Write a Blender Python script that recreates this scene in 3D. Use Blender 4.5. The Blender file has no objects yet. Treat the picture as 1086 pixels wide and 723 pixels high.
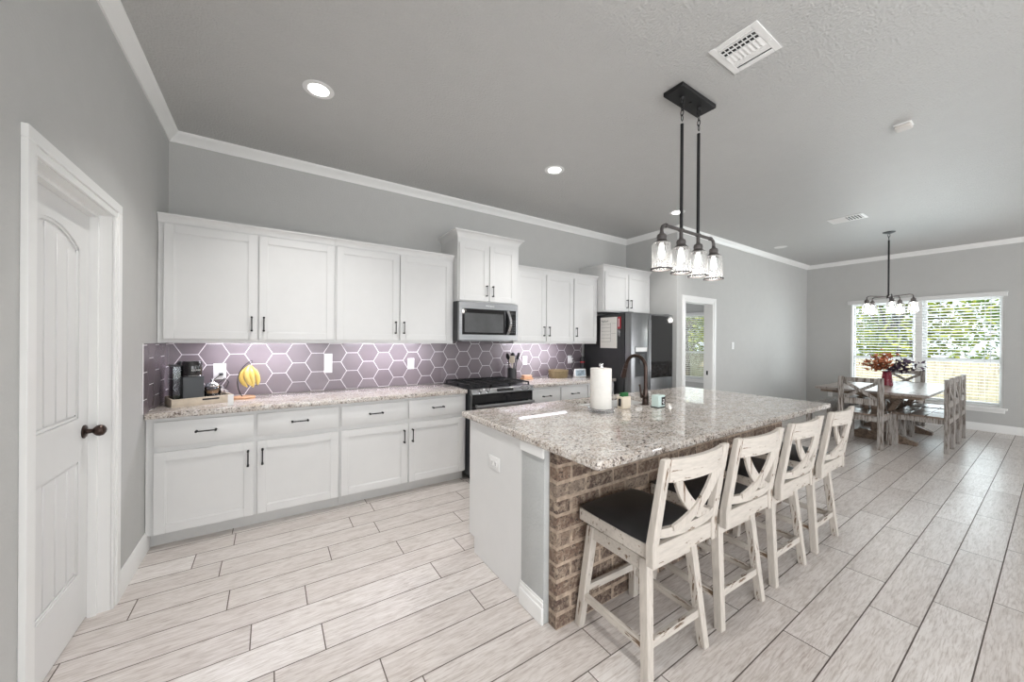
import bpy, bmesh, math, random
from mathutils import Vector, Matrix, noise
random.seed(7)
PI = math.pi
S = bpy.context.scene
COL = S.collection

# ------------------------------------------------------------------ camera
H = 1.405
cam_d = bpy.data.cameras.new('camera')
cam_d.sensor_width = 36.0
cam_d.sensor_fit = 'HORIZONTAL'
cam_d.lens = 385.77 / 1086.0 * 36.0
cam_d.clip_start = 0.02
cam_d.clip_end = 200
cam = bpy.data.objects.new('camera', cam_d)
COL.objects.link(cam)
yaw, pitch, roll = 0.585218, -0.000607, -0.0068815
r = Vector((math.cos(yaw), -math.sin(yaw), 0)); f = Vector((math.sin(yaw), math.cos(yaw), 0)); d = Vector((0, 0, -1))
f, d = f * math.cos(pitch) - d * math.sin(pitch), d * math.cos(pitch) + f * math.sin(pitch)
r, d = r * math.cos(roll) + d * math.sin(roll), d * math.cos(roll) - r * math.sin(roll)
M = Matrix((r, -d, -f)).transposed().to_4x4()
M.translation = Vector((0, 0, H))
cam.matrix_world = M
S.camera = cam

# ------------------------------------------------------------------ light
S.view_settings.view_transform = 'Standard'
S.view_settings.look = 'None'
S.view_settings.exposure = 0.24
S.view_settings.gamma = 1.0
S.view_settings.use_curve_mapping = False
S.cycles.use_denoising = True
S.cycles.max_bounces = 10
S.cycles.diffuse_bounces = 6
S.cycles.glossy_bounces = 5
S.cycles.transmission_bounces = 8
S.cycles.transparent_max_bounces = 24
S.cycles.sample_clamp_indirect = 6.0
S.cycles.caustics_reflective = False
S.cycles.caustics_refractive = False

world = bpy.data.worlds.new('sky')
S.world = world
world.use_nodes = True
bg = world.node_tree.nodes['Background']
bg.inputs['Color'].default_value = (0.86, 0.93, 1.0, 1)
bg.inputs['Strength'].default_value = 1.3

sun_d = bpy.data.lights.new('sun', 'SUN')
sun_d.energy = 6.0
sun_d.angle = math.radians(1.5)
sun_d.color = (1.0, 0.95, 0.86)
sun = bpy.data.objects.new('sun', sun_d)
COL.objects.link(sun)
sun.rotation_euler = (math.radians(8), math.radians(-38), 0)   # high over the house roof, onto the back garden

def area(name, loc, rot, sx, sy, power, color=(1, 1, 1), spread=PI):
    l = bpy.data.lights.new(name, 'AREA')
    l.shape = 'RECTANGLE'; l.size = sx; l.size_y = sy
    l.energy = power; l.color = color; l.spread = spread
    o = bpy.data.objects.new(name, l)
    COL.objects.link(o); o.location = loc; o.rotation_euler = rot
    return o
# daylight area lights: unseen windows added behind the camera, plus the dining window
DAY = (0.97, 0.985, 1.0)
for wx, ww, pw in ((1.1, 2.3, 58), (4.0, 2.1, 32), (8.75, 1.3, 95)):
    area('daylight_fill', (wx, -4.44, 1.45), (PI / 2, 0, 0), ww, 2.1, pw, DAY)
area('daylight_fill', (-0.74, -2.5, 1.45), (0, -PI / 2, 0), 2.1, 2.1, 150, DAY)  # at an unseen side window, added to light the island end
area('daylight_fill', (9.90, 1.405, 1.30), (0, PI / 2, 0), 1.9, 1.9, 82, (0.84, 0.93, 1.0))
area('daylight_fill', (9.90, 5.50, 1.30), (0, PI / 2, 0), 1.9, 1.2, 14, (0.90, 0.96, 1.0))
area('daylight_fill', (7.20, 7.36, 1.45), (-PI / 2, 0, 0), 1.8, 1.8, 40, DAY)       # added at an unseen opening, to brighten the study

# ------------------------------------------------------------------ materials
def new_mat(name):
    m = bpy.data.materials.new(name)
    m.use_nodes = True
    nt = m.node_tree
    return m, nt, nt.nodes['Principled BSDF']

def setp(b, color=None, rough=None, metal=None, spec=None, coat=None, emit=None, estr=None):
    if color is not None: b.inputs['Base Color'].default_value = (*color, 1)
    if rough is not None: b.inputs['Roughness'].default_value = rough
    if metal is not None: b.inputs['Metallic'].default_value = metal
    if spec is not None: b.inputs['Specular IOR Level'].default_value = spec
    if coat is not None: b.inputs['Coat Weight'].default_value = coat
    if emit is not None:
        b.inputs['Emission Color'].default_value = (*emit, 1)
        b.inputs['Emission Strength'].default_value = estr

def nd(nt, t, **kw):
    n = nt.nodes.new(t)
    for k, v in kw.items():
        if k in n.inputs: n.inputs[k].default_value = v
        else: setattr(n, k, v)
    return n

def coords(nt, scale=(1, 1, 1), kind='Object'):
    tc = nt.nodes.new('ShaderNodeTexCoord')
    mp = nt.nodes.new('ShaderNodeMapping')
    mp.inputs['Scale'].default_value = scale
    nt.links.new(tc.outputs[kind], mp.inputs['Vector'])
    return mp.outputs['Vector']

def ramp(nt, fac, stops, interp='LINEAR'):
    n = nt.nodes.new('ShaderNodeValToRGB')
    n.color_ramp.interpolation = interp
    e = n.color_ramp.elements
    while len(e) < len(stops): e.new(0.5)
    for el, (p, c) in zip(e, stops):
        el.position = p
        el.color = (*c, 1) if len(c) == 3 else c
    nt.links.new(fac, n.inputs['Fac'])
    return n.outputs['Color']

def mixc(nt, fac, a, b, mode='MIX'):
    n = nt.nodes.new('ShaderNodeMix')
    n.data_type = 'RGBA'; n.blend_type = mode
    for s, v in ((0, fac), (6, a), (7, b)):
        if hasattr(v, 'is_linked'): nt.links.new(v, n.inputs[s])
        elif s == 0: n.inputs[0].default_value = v
        else: n.inputs[s].default_value = (*v, 1)
    return n.outputs[2]

def noise_tex(nt, vec, scale, detail=4, rough=0.55, dist=0.0):
    n = nd(nt, 'ShaderNodeTexNoise', Scale=scale, Detail=detail, Roughness=rough, Distortion=dist)
    nt.links.new(vec, n.inputs['Vector'])
    return n

def bump(nt, b, height, strength=0.3, dist=0.01):
    n = nd(nt, 'ShaderNodeBump', Strength=strength, Distance=dist)
    nt.links.new(height, n.inputs['Height'])
    nt.links.new(n.outputs['Normal'], b.inputs['Normal'])

def plain(name, color, rough=0.5, metal=0.0, var=0.04, scale=9.0, bmp=0.0, bscale=120.0, bdist=0.004, **kw):
    """A painted / moulded surface: the colour with a faint mottling, optionally a fine bump."""
    m, nt, b = new_mat(name)
    setp(b, color, rough, metal, **kw)
    v = coords(nt)
    n = noise_tex(nt, v, scale)
    lo = tuple(c * (1 - var) for c in color); hi = tuple(min(1, c * (1 + var)) for c in color)
    nt.links.new(ramp(nt, n.outputs['Fac'], [(0.3, lo), (0.7, hi)]), b.inputs['Base Color'])
    if bmp:
        bump(nt, b, noise_tex(nt, v, bscale, 3).outputs['Fac'], bmp, bdist)
    return m

M_WALL = plain('wall_paint', (0.485, 0.485, 0.475), 0.75, var=0.015, bmp=0.35, bscale=90)
M_CEIL = plain('ceiling_paint', (0.49, 0.49, 0.482), 0.46, var=0.015, bmp=0.9, bscale=78, bdist=0.007)
M_TRIM = plain('trim_paint', (0.80, 0.80, 0.79), 0.35, var=0.01)
M_CAB = plain('cabinet_paint', (0.70, 0.70, 0.695), 0.38, var=0.012)
M_DOORP = plain('door_paint', (0.70, 0.70, 0.695), 0.42, var=0.01)
M_WHITE = plain('white_plastic', (0.78, 0.78, 0.775), 0.35, var=0.01)
M_BLACKM = plain('black_iron', (0.012, 0.012, 0.013), 0.42, 0.3, var=0.1)
M_BLACKP = plain('black_plastic', (0.012, 0.013, 0.015), 0.42, var=0.1)
M_GREYP = plain('charcoal_plastic', (0.055, 0.06, 0.066), 0.5, var=0.06)
M_BLACKG = plain('black_glass', (0.008, 0.008, 0.009), 0.05, var=0.05, coat=0.5)
M_BRONZE = plain('oil_rubbed_bronze', (0.055, 0.036, 0.030), 0.28, 0.75, var=0.2, scale=20)
M_PEND = plain('dark_bronze_iron', (0.075, 0.067, 0.065), 0.5, 0.3, var=0.15, scale=25)
M_CHROME = plain('chrome', (0.80, 0.80, 0.82), 0.10, 1.0, var=0.02)
M_SINK = plain('white_sink_enamel', (0.82, 0.82, 0.81), 0.15, var=0.01)
M_PAPER = plain('paper', (0.82, 0.80, 0.76), 0.9, var=0.03, scale=30, bmp=0.15, bscale=160)
M_RED = plain('red_enamel', (0.17, 0.008, 0.022), 0.35, var=0.12, scale=14)
M_REDP = plain('red_plastic', (0.45, 0.03, 0.04), 0.4, var=0.05)
M_GREEN = plain('green_sponge', (0.02, 0.12, 0.035), 0.9, var=0.25, scale=60)
M_CREAM = plain('cream_ceramic', (0.74, 0.66, 0.54), 0.35, var=0.02)
M_MINT = plain('pale_mint_box', (0.62, 0.76, 0.73), 0.45, var=0.03)
M_INK = plain('black_ink', (0.02, 0.02, 0.022), 0.7, var=0.05)
M_LIGHTW = plain('pale_birch', (0.58, 0.50, 0.40), 0.55, var=0.1, scale=25)
M_PEACH = plain('peach_wood', (0.62, 0.36, 0.20), 0.45, var=0.12, scale=22)
M_OLIVE = plain('olive_bamboo', (0.20, 0.15, 0.075), 0.5, var=0.2, scale=25)
M_STEM = plain('plant_stem', (0.09, 0.06, 0.03), 0.8, var=0.2)
M_LEAFO = plain('orange_leaf', (0.34, 0.105, 0.045), 0.7, var=0.55, scale=30)
M_LEAFP = plain('purple_leaf', (0.045, 0.025, 0.05), 0.7, var=0.4, scale=30)
M_LEATHER = plain('black_leather', (0.016, 0.016, 0.017), 0.42, var=0.2, scale=14, bmp=0.3, bscale=240)
M_BLIND = plain('blind_white', (0.66, 0.66, 0.655), 0.5, var=0.01)
M_STEELK = plain('utensil_steel', (0.62, 0.62, 0.64), 0.22, 1.0, var=0.03)
M_GREYW = plain('textured_pale_grey_paint', (0.45, 0.46, 0.455), 0.7, var=0.03, bmp=1.0, bscale=70)
M_GROUT = plain('grout_light', (0.80, 0.77, 0.79), 0.8, var=0.02)
M_FGROUT = plain('floor_grout', (0.13, 0.105, 0.092), 0.9, var=0.1, scale=30)
M_MORTAR = plain('mortar', (0.39, 0.305, 0.235), 0.95, var=0.34, scale=30, bmp=0.8, bscale=110)
M_LAWN = plain('lawn_turf', (0.11, 0.20, 0.035), 0.9, var=0.4, scale=3)
M_TOEK = plain('toe_kick_paint', (0.62, 0.62, 0.61), 0.5, var=0.02)
M_RUBBER = plain('dark_cord', (0.02, 0.02, 0.02), 0.6, var=0.1)

def emit_mat(name, color, strength):
    m, nt, b = new_mat(name)
    setp(b, (0.9, 0.9, 0.9), 0.5, emit=color, estr=strength)
    return m
M_LAMP = emit_mat('lit_lamp_lens', (1.0, 0.98, 0.94), 7.0)
M_LED = emit_mat('led_strip_lens', (0.93, 0.90, 1.0), 6.0)
M_BULB = emit_mat('lit_bulb', (1.0, 0.97, 0.92), 5.0)

def steel(name, color=(0.34, 0.343, 0.35), rough=0.26, axis=0):
    m, nt, b = new_mat(name)
    setp(b, color, rough, 1.0)
    sc = [260, 260, 260]; sc[axis] = 3
    n = noise_tex(nt, coords(nt, tuple(sc)), 1.0, 2)
    nt.links.new(ramp(nt, n.outputs['Fac'], [(0.3, tuple(c * 0.88 for c in color)), (0.7, tuple(c * 1.1 for c in color))]), b.inputs['Base Color'])
    return m
M_STEEL = steel('brushed_steel', (0.30, 0.303, 0.31), 0.33)
M_STEELD = steel('dark_brushed_steel', (0.24, 0.244, 0.25), 0.30, 2)
M_FRSIDE = plain('fridge_side_charcoal', (0.028, 0.029, 0.031), 0.33, var=0.06, bmp=0.1, bscale=300)

def glass_mat(name, tint=(0.97, 0.985, 0.98), refl=1.0, rough=0.0):
    """Thin clear sheet: light goes straight through, fresnel mirror on top."""
    m, nt, b = new_mat(name)
    nt.nodes.remove(b)
    out = nt.nodes['Material Output']
    tr = nd(nt, 'ShaderNodeBsdfTransparent'); tr.inputs['Color'].default_value = (*tint, 1)
    gl = nd(nt, 'ShaderNodeBsdfGlossy', Roughness=rough)
    fr = nd(nt, 'ShaderNodeFresnel', IOR=1.35)
    mu = nd(nt, 'ShaderNodeMath', operation='MULTIPLY'); mu.inputs[1].default_value = refl
    nt.links.new(fr.outputs[0], mu.inputs[0])
    mx = nt.nodes.new('ShaderNodeMixShader')
    nt.links.new(mu.outputs[0], mx.inputs['Fac']); nt.links.new(tr.outputs[0], mx.inputs[1]); nt.links.new(gl.outputs[0], mx.inputs[2])
    nt.links.new(mx.outputs[0], out.inputs['Surface'])
    return m
M_PANE = glass_mat('window_glass', refl=0.7)
M_JAR = glass_mat('ribbed_lamp_glass', (0.93, 0.94, 0.95), refl=1.3, rough=0.05)
def jar_mat():
    m = M_JAR; nt = m.node_tree
    out = nt.nodes['Material Output']; src = out.inputs['Surface'].links[0].from_socket
    tl = nd(nt, 'ShaderNodeBsdfTranslucent'); tl.inputs['Color'].default_value = (0.95, 0.95, 0.95, 1)
    mx = nt.nodes.new('ShaderNodeMixShader'); mx.inputs['Fac'].default_value = 0.055
    nt.links.new(src, mx.inputs[1]); nt.links.new(tl.outputs[0], mx.inputs[2]); nt.links.new(mx.outputs[0], out.inputs['Surface'])
jar_mat()
M_CLEAR = glass_mat('clear_glass', (0.9, 0.93, 0.93), refl=1.3)

def granite():
    m, nt, b = new_mat('speckled_granite')
    v = coords(nt, (1, 1, 1))
    vs = coords(nt, (0.8, 1.25, 1))
    big = noise_tex(nt, vs, 14, 5, 0.65, 0.6).outputs['Fac']
    base = ramp(nt, big, [(0.30, (0.34, 0.28, 0.23)), (0.43, (0.60, 0.54, 0.48)), (0.56, (0.78, 0.75, 0.715)), (0.78, (0.84, 0.825, 0.80))])
    vo = nd(nt, 'ShaderNodeTexVoronoi', Scale=150.0); nt.links.new(v, vo.inputs['Vector'])
    sep = nd(nt, 'ShaderNodeSeparateColor'); nt.links.new(vo.outputs['Color'], sep.inputs[0])
    grains = ramp(nt, sep.outputs[0], [(0.0, (0.07, 0.06, 0.06)), (0.06, (0.30, 0.24, 0.20)), (0.22, (0.58, 0.52, 0.46)), (0.62, (0.80, 0.775, 0.74)), (0.93, (0.86, 0.85, 0.83))], 'CONSTANT')
    c = mixc(nt, 0.50, base, grains)
    c = mixc(nt, 1.0, c, (0.90, 0.89, 0.885), 'MULTIPLY')
    sp = noise_tex(nt, vs, 70, 3, 0.7, 0.3).outputs['Fac']
    dark = ramp(nt, sp, [(0.38, (1, 1, 1)), (0.45, (0, 0, 0))])
    sepd = nd(nt, 'ShaderNodeSeparateColor'); nt.links.new(dark, sepd.inputs[0])
    c = mixc(nt, sepd.outputs[0], c, (0.11, 0.085, 0.075))
    sp2 = noise_tex(nt, v, 42, 4, 0.7, 0.5).outputs['Fac']
    br = ramp(nt, sp2, [(0.60, (0, 0, 0)), (0.70, (0.75, 0.75, 0.75))])
    sepb = nd(nt, 'ShaderNodeSeparateColor'); nt.links.new(br, sepb.inputs[0])
    c = mixc(nt, sepb.outputs[0], c, (0.33, 0.24, 0.17))
    nt.links.new(c, b.inputs['Base Color'])
    setp(b, rough=0.035, spec=0.5)
    return m
M_GRANITE = granite()

def attr_fac(nt, name):
    a = nt.nodes.new('ShaderNodeAttribute'); a.attribute_name = name
    return a

def floor_mat():
    m, nt, b = new_mat('wood_look_tile')
    a = attr_fac(nt, 'tone')
    sep = nd(nt, 'ShaderNodeSeparateColor'); nt.links.new(a.outputs['Color'], sep.inputs[0])
    tc = nt.nodes.new('ShaderNodeTexCoord')
    off = nd(nt, 'ShaderNodeVectorMath', operation='MULTIPLY_ADD')
    off.inputs[1].default_value = (31.0, 17.0, 5.0)
    nt.links.new(a.outputs['Color'], off.inputs[0]); nt.links.new(tc.outputs['Object'], off.inputs[2])
    mp = nd(nt, 'ShaderNodeMapping'); mp.inputs['Scale'].default_value = (2.2, 15.0, 1.0)
    nt.links.new(off.outputs[0], mp.inputs['Vector'])
    g0 = noise_tex(nt, mp.outputs[0], 1.3, 2, 0.5, 0.6).outputs['Fac']
    rg = nd(nt, 'ShaderNodeMath', operation='MULTIPLY'); rg.inputs[1].default_value = 15.0
    nt.links.new(g0, rg.inputs[0])
    fr_ = nd(nt, 'ShaderNodeMath', operation='PINGPONG'); fr_.inputs[1].default_value = 1.3
    nt.links.new(rg.outputs[0], fr_.inputs[0])
    rings = ramp(nt, fr_.outputs[0], [(0.0, (0.86, 0.84, 0.825)), (0.35, (0.97, 0.965, 0.96)), (1.0, (1.03, 1.03, 1.03))])
    g = noise_tex(nt, mp.outputs[0], 2.2, 6, 0.62, 1.2).outputs['Fac']
    base = ramp(nt, g, [(0.25, (0.53, 0.49, 0.465)), (0.45, (0.655, 0.625, 0.605)), (0.62, (0.71, 0.685, 0.67)), (0.85, (0.60, 0.565, 0.54))])
    mp2 = nd(nt, 'ShaderNodeMapping'); mp2.inputs['Scale'].default_value = (5.0, 60.0, 1.0)
    nt.links.new(off.outputs[0], mp2.inputs['Vector'])
    g2 = noise_tex(nt, mp2.outputs[0], 3.0, 3, 0.6, 0.4).outputs['Fac']
    st = ramp(nt, g2, [(0.34, (0.74, 0.70, 0.675)), (0.52, (1.0, 1.0, 1.0))])
    c = mixc(nt, 0.85, base, st, 'MULTIPLY')
    c = mixc(nt, 0.8, c, rings, 'MULTIPLY')
    tone = ramp(nt, sep.outputs[0], [(0.0, (0.88, 0.85, 0.83)), (0.5, (0.965, 0.945, 0.93)), (1.0, (1.04, 1.03, 1.02))])
    c = mixc(nt, 1.0, c, tone, 'MULTIPLY')
    nt.links.new(c, b.inputs['Base Color'])
    setp(b, rough=0.30, spec=0.45)
    bump(nt, b, g2, 0.06, 0.003)
    return m
M_FLOOR = floor_mat()

def brick_mat():
    m, nt, b = new_mat('weathered_brick')
    a = attr_fac(nt, 'tone')
    sep = nd(nt, 'ShaderNodeSeparateColor'); nt.links.new(a.outputs['Color'], sep.inputs[0])
    v = coords(nt)
    base = ramp(nt, sep.outputs[0], [(0.0, (0.105, 0.068, 0.053)), (0.35, (0.175, 0.113, 0.083)), (0.7, (0.245, 0.165, 0.118)), (1.0, (0.215, 0.165, 0.132))])
    n = noise_tex(nt, v, 24, 6, 0.75, 1.0).outputs['Fac']
    w = ramp(nt, n, [(0.44, (0, 0, 0)), (0.64, (0.9, 0.9, 0.9))])
    sw = nd(nt, 'ShaderNodeSeparateColor'); nt.links.new(w, sw.inputs[0])
    c = mixc(nt, sw.outputs[0], base, (0.40, 0.32, 0.245))
    n2 = noise_tex(nt, v, 62, 4, 0.75, 0.6).outputs['Fac']
    k = ramp(nt, n2, [(0.38, (0.9, 0.9, 0.9)), (0.47, (0, 0, 0))])
    sk = nd(nt, 'ShaderNodeSeparateColor'); nt.links.new(k, sk.inputs[0])
    c = mixc(nt, sk.outputs[0], c, (0.05, 0.038, 0.033))
    nt.links.new(c, b.inputs['Base Color'])
    setp(b, rough=0.95)
    bump(nt, b, n2, 0.9, 0.008)
    return m
M_BRICK = brick_mat()

def tile_mat():
    m, nt, b = new_mat('mauve_glazed_tile')
    a = attr_fac(nt, 'tone')
    sep = nd(nt, 'ShaderNodeSeparateColor'); nt.links.new(a.outputs['Color'], sep.inputs[0])
    base = ramp(nt, sep.outputs[0], [(0.0, (0.165, 0.138, 0.151)), (1.0, (0.215, 0.183, 0.199))])
    n = noise_tex(nt, coords(nt), 8, 3).outputs['Fac']
    c = mixc(nt, 0.5, base, ramp(nt, n, [(0.3, (0.9, 0.9, 0.9)), (0.7, (1.05, 1.05, 1.05))]), 'MULTIPLY')
    nt.links.new(c, b.inputs['Base Color'])
    setp(b, rough=0.22, spec=0.5)
    return m
M_TILE = tile_mat()

def worn_wood(name, paint, wood, lo, hi, stretch=(30, 30, 5), rough=0.6, dirt=0.0):
    """Painted timber rubbed through along the grain."""
    m, nt, b = new_mat(name)
    v = coords(nt, stretch)
    g = noise_tex(nt, v, 1.0, 5, 0.65, 0.4).outputs['Fac']
    fac = ramp(nt, g, [(lo, (0, 0, 0)), (hi, (1, 1, 1))])
    sf = nd(nt, 'ShaderNodeSeparateColor'); nt.links.new(fac, sf.inputs[0])
    n2 = noise_tex(nt, coords(nt, tuple(s * 2.5 for s in stretch)), 1.0, 4, 0.6).outputs['Fac']
    p = ramp(nt, n2, [(0.25, tuple(c * (0.80 - dirt) for c in paint)), (0.6, paint), (0.9, tuple(min(1, c * 1.05) for c in paint))])
    w = ramp(nt, n2, [(0.3, tuple(c * 0.6 for c in wood)), (0.7, wood)])
    nt.links.new(mixc(nt, sf.outputs[0], p, w), b.inputs['Base Color'])
    setp(b, rough=rough)
    bump(nt, b, n2, 0.15, 0.003)
    return m
M_STOOL = worn_wood('whitewashed_wood', (0.53, 0.485, 0.435), (0.18, 0.115, 0.07), 0.605, 0.63, (34, 34, 5))
M_STOOLH = worn_wood('whitewashed_rails', (0.53, 0.485, 0.435), (0.18, 0.115, 0.07), 0.605, 0.63, (5, 34, 34))
M_STOOLY = worn_wood('whitewashed_side_rails', (0.53, 0.485, 0.435), (0.18, 0.115, 0.07), 0.605, 0.63, (34, 5, 34))
M_CHAIR = worn_wood('grey_weathered_wood', (0.36, 0.335, 0.31), (0.115, 0.08, 0.057), 0.46, 0.62, (55, 55, 6))
M_TABLE = worn_wood('brown_weathered_wood', (0.20, 0.145, 0.105), (0.09, 0.06, 0.042), 0.45, 0.65, (6, 30, 30), 0.42)
M_TABTOP = worn_wood('grey_brown_table_boards', (0.33, 0.29, 0.265), (0.15, 0.11, 0.085), 0.50, 0.66, (4, 34, 30), 0.30)
M_SEATW = worn_wood('brown_seat_boards', (0.24, 0.18, 0.14), (0.12, 0.085, 0.06), 0.48, 0.66, (20, 6, 20), 0.28)
M_FENCE = worn_wood('tan_fence_boards', (0.58, 0.51, 0.40), (0.48, 0.40, 0.30), 0.45, 0.70, (14, 14, 2), 0.8)
M_BARK = worn_wood('bark', (0.20, 0.165, 0.13), (0.09, 0.07, 0.055), 0.45, 0.6, (14, 14, 4), 0.9)

def leaf_mat(name, lo, hi):
    m, nt, b = new_mat(name)
    a = attr_fac(nt, 'tone')
    sep = nd(nt, 'ShaderNodeSeparateColor'); nt.links.new(a.outputs['Color'], sep.inputs[0])
    c = ramp(nt, sep.outputs[0], [(0.0, lo), (1.0, hi)])
    nt.links.new(c, b.inputs['Base Color'])
    setp(b, rough=0.6)
    tl = nd(nt, 'ShaderNodeBsdfTranslucent'); nt.links.new(c, tl.inputs['Color'])
    mx = nt.nodes.new('ShaderNodeMixShader'); mx.inputs['Fac'].default_value = 0.45
    nt.links.new(b.outputs[0], mx.inputs[1]); nt.links.new(tl.outputs[0], mx.inputs[2])
    nt.links.new(mx.outputs[0], nt.nodes['Material Output'].inputs['Surface'])
    return m
M_LEAFA = leaf_mat('yellow_green_leaves', (0.19, 0.25, 0.02), (0.60, 0.62, 0.10))
M_LEAFB = leaf_mat('green_leaves', (0.10, 0.19, 0.02), (0.40, 0.50, 0.08))
M_BANANA = plain('banana_skin', (0.86, 0.66, 0.20), 0.5, var=0.12, scale=18)
M_STEMB = plain('banana_tip', (0.10, 0.07, 0.03), 0.7, var=0.2)

# ------------------------------------------------------------------ geometry helpers
class B:
    """Collects shapes into one mesh; .build() links it as one object."""
    def __init__(self):
        self.bm = bmesh.new()
        self.tone = None
        self.layer = None
    def _merge(self, t, mat=0):
        mp = {}
        for v in t.verts: mp[v] = self.bm.verts.new(v.co)
        for fc in t.faces:
            try: nf = self.bm.faces.new([mp[v] for v in fc.verts])
            except ValueError: continue
            nf.smooth = fc.smooth; nf.material_index = mat
            if self.tone is not None:
                if self.layer is None: self.layer = self.bm.loops.layers.color.new('tone')
                for lp in nf.loops: lp[self.layer] = (*self.tone, 1)
        t.free()
        return self
    def box(self, x0, x1, y0, y1, z0, z1, bev=0.0, mat=0, seg=1, mtx=None):
        t = bmesh.new()
        bmesh.ops.create_cube(t, size=1.0)
        for v in t.verts:
            v.co = Vector(((x0 + x1) / 2 + v.co.x * (x1 - x0), (y0 + y1) / 2 + v.co.y * (y1 - y0), (z0 + z1) / 2 + v.co.z * (z1 - z0)))
        if bev: bmesh.ops.bevel(t, geom=t.edges[:], offset=bev, segments=seg, affect='EDGES', profile=0.5)
        if mtx is not None: t.transform(mtx)
        return self._merge(t, mat)
    def bar(self, p0, p1, w, h, up=(0, 0, 1), bev=0.0, mat=0):
        """Square timber from p0 to p1: w across, h along 'up'."""
        p0, p1 = Vector(p0), Vector(p1)
        x = (p1 - p0); L = x.length; x.normalize()
        u = Vector(up); y = u.cross(x)
        if y.length < 1e-6: y = Vector((1, 0, 0)).cross(x)
        y.normalize(); z = x.cross(y)
        m = Matrix((x, y, z)).transposed().to_4x4(); m.translation = (p0 + p1) / 2
        return self.box(-L / 2, L / 2, -w / 2, w / 2, -h / 2, h / 2, bev, mat, 1, m)
    def cyl(self, p0, p1, r0, r1=None, seg=20, cap=True, mat=0):
        r1 = r0 if r1 is None else r1
        p0, p1 = Vector(p0), Vector(p1)
        ax = p1 - p0; L = ax.length
        t = bmesh.new()
        bmesh.ops.create_cone(t, cap_ends=cap, segments=seg, radius1=r0, radius2=r1, depth=L)
        q = ax.to_track_quat('Z', 'Y').to_matrix().to_4x4(); q.translation = (p0 + p1) / 2
        t.transform(q)
        for fc in t.faces: fc.smooth = len(fc.verts) == 4
        return self._merge(t, mat)
    def lathe(self, prof, c=(0, 0, 0), seg=28, mat=0, mtx=None, smooth=True):
        t = bmesh.new(); rings = []
        for (rr, z) in prof:
            if rr < 1e-6: rings.append([t.verts.new((0, 0, z))])
            else: rings.append([t.verts.new((rr * math.cos(2 * PI * i / seg), rr * math.sin(2 * PI * i / seg), z)) for i in range(seg)])
        for a, b in zip(rings, rings[1:]):
            for i in range(seg):
                j = (i + 1) % seg
                if len(a) == 1 and len(b) == 1: break
                if len(a) == 1: t.faces.new((a[0], b[i], b[j]))
                elif len(b) == 1: t.faces.new((a[i], a[j], b[0]))
                else: t.faces.new((a[i], a[j], b[j], b[i]))
        for fc in t.faces: fc.smooth = smooth
        bmesh.ops.recalc_face_normals(t, faces=t.faces[:])
        if mtx is not None: t.transform(mtx)
        t.transform(Matrix.Translation(Vector(c)))
        return self._merge(t, mat)
    def tube(self, pts, r, seg=10, mat=0, radii=None, closed=False):
        pts = [Vector(p) for p in pts]
        n = len(pts); t = bmesh.new(); rings = []
        nrm = None
        for i, p in enumerate(pts):
            a = pts[(i - 1) % n] if (i > 0 or closed) else pts[0]
            b = pts[(i + 1) % n] if (i < n - 1 or closed) else pts[-1]
            tg = (b - a).normalized()
            if nrm is None:
                nrm = tg.orthogonal().normalized()
            else:
                nrm = (nrm - tg * nrm.dot(tg))
                nrm = nrm.normalized() if nrm.length > 1e-6 else tg.orthogonal().normalized()
            bn = tg.cross(nrm)
            rr = radii[i] if radii else r
            rings.append([t.verts.new(p + (nrm * math.cos(2 * PI * k / seg) + bn * math.sin(2 * PI * k / seg)) * rr) for k in range(seg)])
        pairs = list(zip(rings, rings[1:])) + ([(rings[-1], rings[0])] if closed else [])
        for a, b in pairs:
            for k in range(seg):
                j = (k + 1) % seg
                t.faces.new((a[k], a[j], b[j], b[k])).smooth = True
        if not closed:
            t.faces.new(rings[0][::-1]); t.faces.new(rings[-1])
        bmesh.ops.recalc_face_normals(t, faces=t.faces[:])
        return self._merge(t, mat)
    def ribbon(self, pts, nrms, w, th, mat=0):
        """A flat slat following pts; nrms = face normal at each point."""
        t = bmesh.new(); rings = []
        pts = [Vector(p) for p in pts]
        for i, p in enumerate(pts):
            a, b = pts[max(0, i - 1)], pts[min(len(pts) - 1, i + 1)]
            tg = (b - a).normalized(); nn = Vector(nrms[i]).normalized()
            sd = tg.cross(nn).normalized()
            ww = w[i] if isinstance(w, (list, tuple)) else w
            rings.append([t.verts.new(p + sd * sx * ww / 2 + nn * sn * th / 2) for sx, sn in ((-1, -1), (1, -1), (1, 1), (-1, 1))])
        for a, b in zip(rings, rings[1:]):
            for k in range(4):
                j = (k + 1) % 4
                t.faces.new((a[k], a[j], b[j], b[k]))
        t.faces.new(rings[0][::-1]); t.faces.new(rings[-1])
        bmesh.ops.recalc_face_normals(t, faces=t.faces[:])
        return self._merge(t, mat)
    def prism(self, poly, axis, a0, a1, mat=0, bev=0.0):
        """poly = 2-D outline in the two other axes (in x,y,z order), pushed from a0 to a1 along axis."""
        t = bmesh.new()
        def co(p, a):
            if axis == 0: return (a, p[0], p[1])
            if axis == 1: return (p[0], a, p[1])
            return (p[0], p[1], a)
        lo = [t.verts.new(co(p, a0)) for p in poly]; hi = [t.verts.new(co(p, a1)) for p in poly]
        n = len(poly)
        for i in range(n):
            j = (i + 1) % n
            t.faces.new((lo[i], lo[j], hi[j], hi[i]))
        t.faces.new(lo[::-1]); t.faces.new(hi)
        bmesh.ops.recalc_face_normals(t, faces=t.faces[:])
        if bev: bmesh.ops.bevel(t, geom=t.edges[:], offset=bev, segments=1, affect='EDGES')
        return self._merge(t, mat)
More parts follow.
